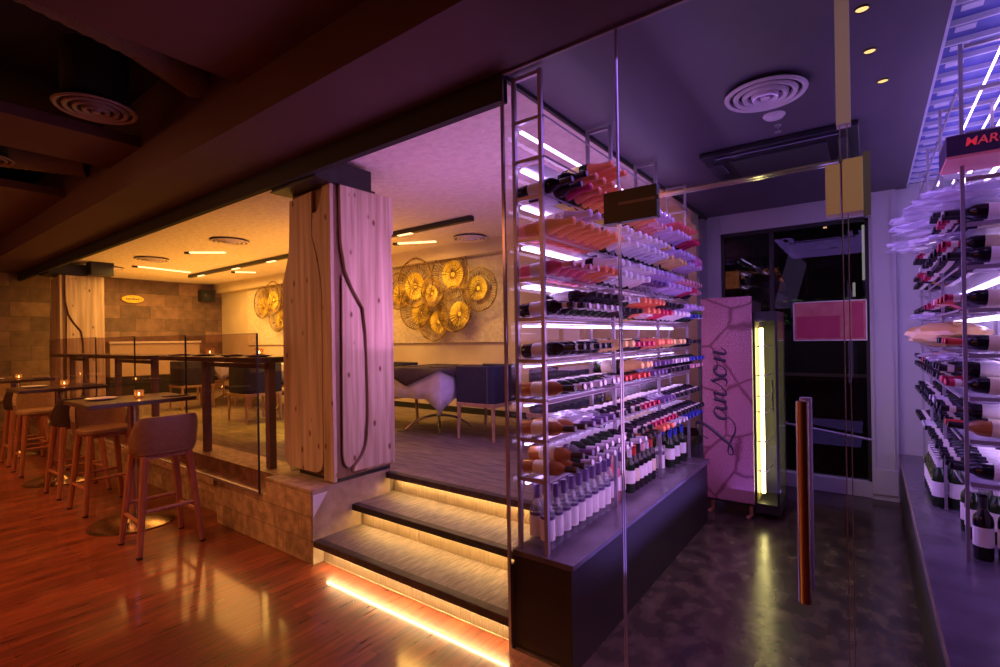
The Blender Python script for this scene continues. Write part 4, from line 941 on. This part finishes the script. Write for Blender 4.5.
# ------------------------------------------------------------------ lights
def area(loc, rot, size, power, color, sy=None, spread=None):
    l = bpy.data.lights.new('area_light', 'AREA'); l.energy = power; l.color = color; l.size = size
    if sy: l.shape = 'RECTANGLE'; l.size_y = sy
    if spread: l.spread = spread
    o = bpy.data.objects.new('area_light', l); C.objects.link(o); o.location = loc; o.rotation_euler = rot; return o
def spot(loc, target, power, color, ang=60, blend=.6, r=.05):
    l = bpy.data.lights.new('spot_light', 'SPOT'); l.energy = power; l.color = color; l.spot_size = R(ang); l.spot_blend = blend; l.shadow_soft_size = r
    o = bpy.data.objects.new('spot_light', l); C.objects.link(o); o.location = loc
    o.rotation_euler = (Vector(target)-Vector(loc)).to_track_quat('-Z', 'Y').to_euler(); return o
WARM = (1,.36,.11); GOLD = (1,.52,.11); VIO = (.42,.20,1); PINK = (1,.38,.72)
# bar
for x in (-10.2,-7.8,-5.4): spot((x,.9,3.1), (x,1.5,.6), 85, WARM, 75, r=.15)
area((-3.5,-1.8,3.1), (R(12),0,0), 3.5, 68, (1,.27,.10), 2.0)
area((-8.0,-1.8,3.1), (R(12),0,0), 4.0, 130, (1,.38,.10), 2.0)
spot((-4.2,-1.0,3.1), (-4.2,.2,0), 150, (1,.34,.07), 80, 1, .8)  # added orange spot to warm the left of the bar floor
area((-5.5,-3.2,1.0), (R(-97),0,0), 4, 22, (1,.32,.16), 1.4)
# dining
for x in (-10.6,-8.6): area((x,4.0,2.93), (0,0,0), 2.0, 85, GOLD, 2.2)
area((-5.2,4.6,2.93), (0,0,0), .8, 26, GOLD, .5)
area((-8.3,4.1,1.2), (R(180),0,0), 6.5, 105, (1,.43,.045), 1.5, R(130))  # added uplight to tint and brighten the dining ceiling
for x in (-6.0,-5.2,-4.5,-9.9): spot((x,4.9,2.75), (x,5.55,2.0), 24, (1,.60,.16), 80, r=.15)
for x, y in ((-6.9,2.95),(-5.8,3.3),(-8.4,3.2),(-5.2,3.6)): spot((x,y,2.9), (x,y+.1,.5), 200, (1,.58,.05), 40, .5, .1)
spot((-2.6,3.4,2.9), (-3.1,4.2,.4), 55, (.36,.16,1), 110, .9, .3)
area((-2.4,3.2,1.5), (R(180),0,0), 1.4, 12, (.90,.34,1), 1.4)
# cellar
area((-.55,3.3,2.90), (0,0,0), 1.0, 22, VIO, 2.2)
area((-1.0,3.3,2.2), (0,R(-75),0), 1.2, 7, (.6,.38,1), 2.2)
area((-.75,3.2,1.3), (0,R(78),0), .9, 14, (.85,.42,1), 2.0)
area((-.2,4.2,1.6), (0,R(-90),0), 1.2, 10, (.48,.28,1), 2.2)
area((-.55,3.8,.25), (R(180),0,0), .9, 8, (.36,.20,1), 2.2)
area((-1.75,2.7,1.9), (0,R(82),0), 1.2, 5.5, (.95,.36,.9), .7, R(110))
spot((-5.6,.4,2.6), (-3.55,2.25,1.7), 30, (1,.48,.28), 60, r=.6)
spot((-4.2,.2,2.8), (-3.8,2.05,.2), 34, (1,.55,.2), 45, .8, .7)
spot((-.3,4.9,2.3), (-.45,3.8,0), 60, (.95,.92,.5), 50, .9, .3)  # added spot for the yellow-green streak on the cellar floor
spot((-.75,2.7,2.6), (-.75,2.6,0), 14, (1,.15,.5), 50, .9, .3)  # added weak magenta spot tinting the cellar floor
spot((1.9,-.4,2.5), (-.06,2.04,2.35), 75, (1,.80,.74), 22, .8, .1)  # added front light brightening the door hinge and joint channel
area((-.6,8.2,3.0), (R(20),0,0), 3, 60, (.62,.55,.75))
w = bpy.data.worlds.new('world'); bpy.context.scene.world = w; w.use_nodes = True
w.node_tree.nodes['Background'].inputs[0].default_value = (.10,.05,.06,1); w.node_tree.nodes['Background'].inputs[1].default_value = .25
sc = bpy.context.scene
sc.view_settings.view_transform = 'Standard'; sc.view_settings.look = 'None'; sc.view_settings.exposure = 0.0
sc.cycles.transparent_max_bounces = 40; sc.cycles.max_bounces = 8; sc.cycles.diffuse_bounces = 3; sc.cycles.sample_clamp_indirect = 4
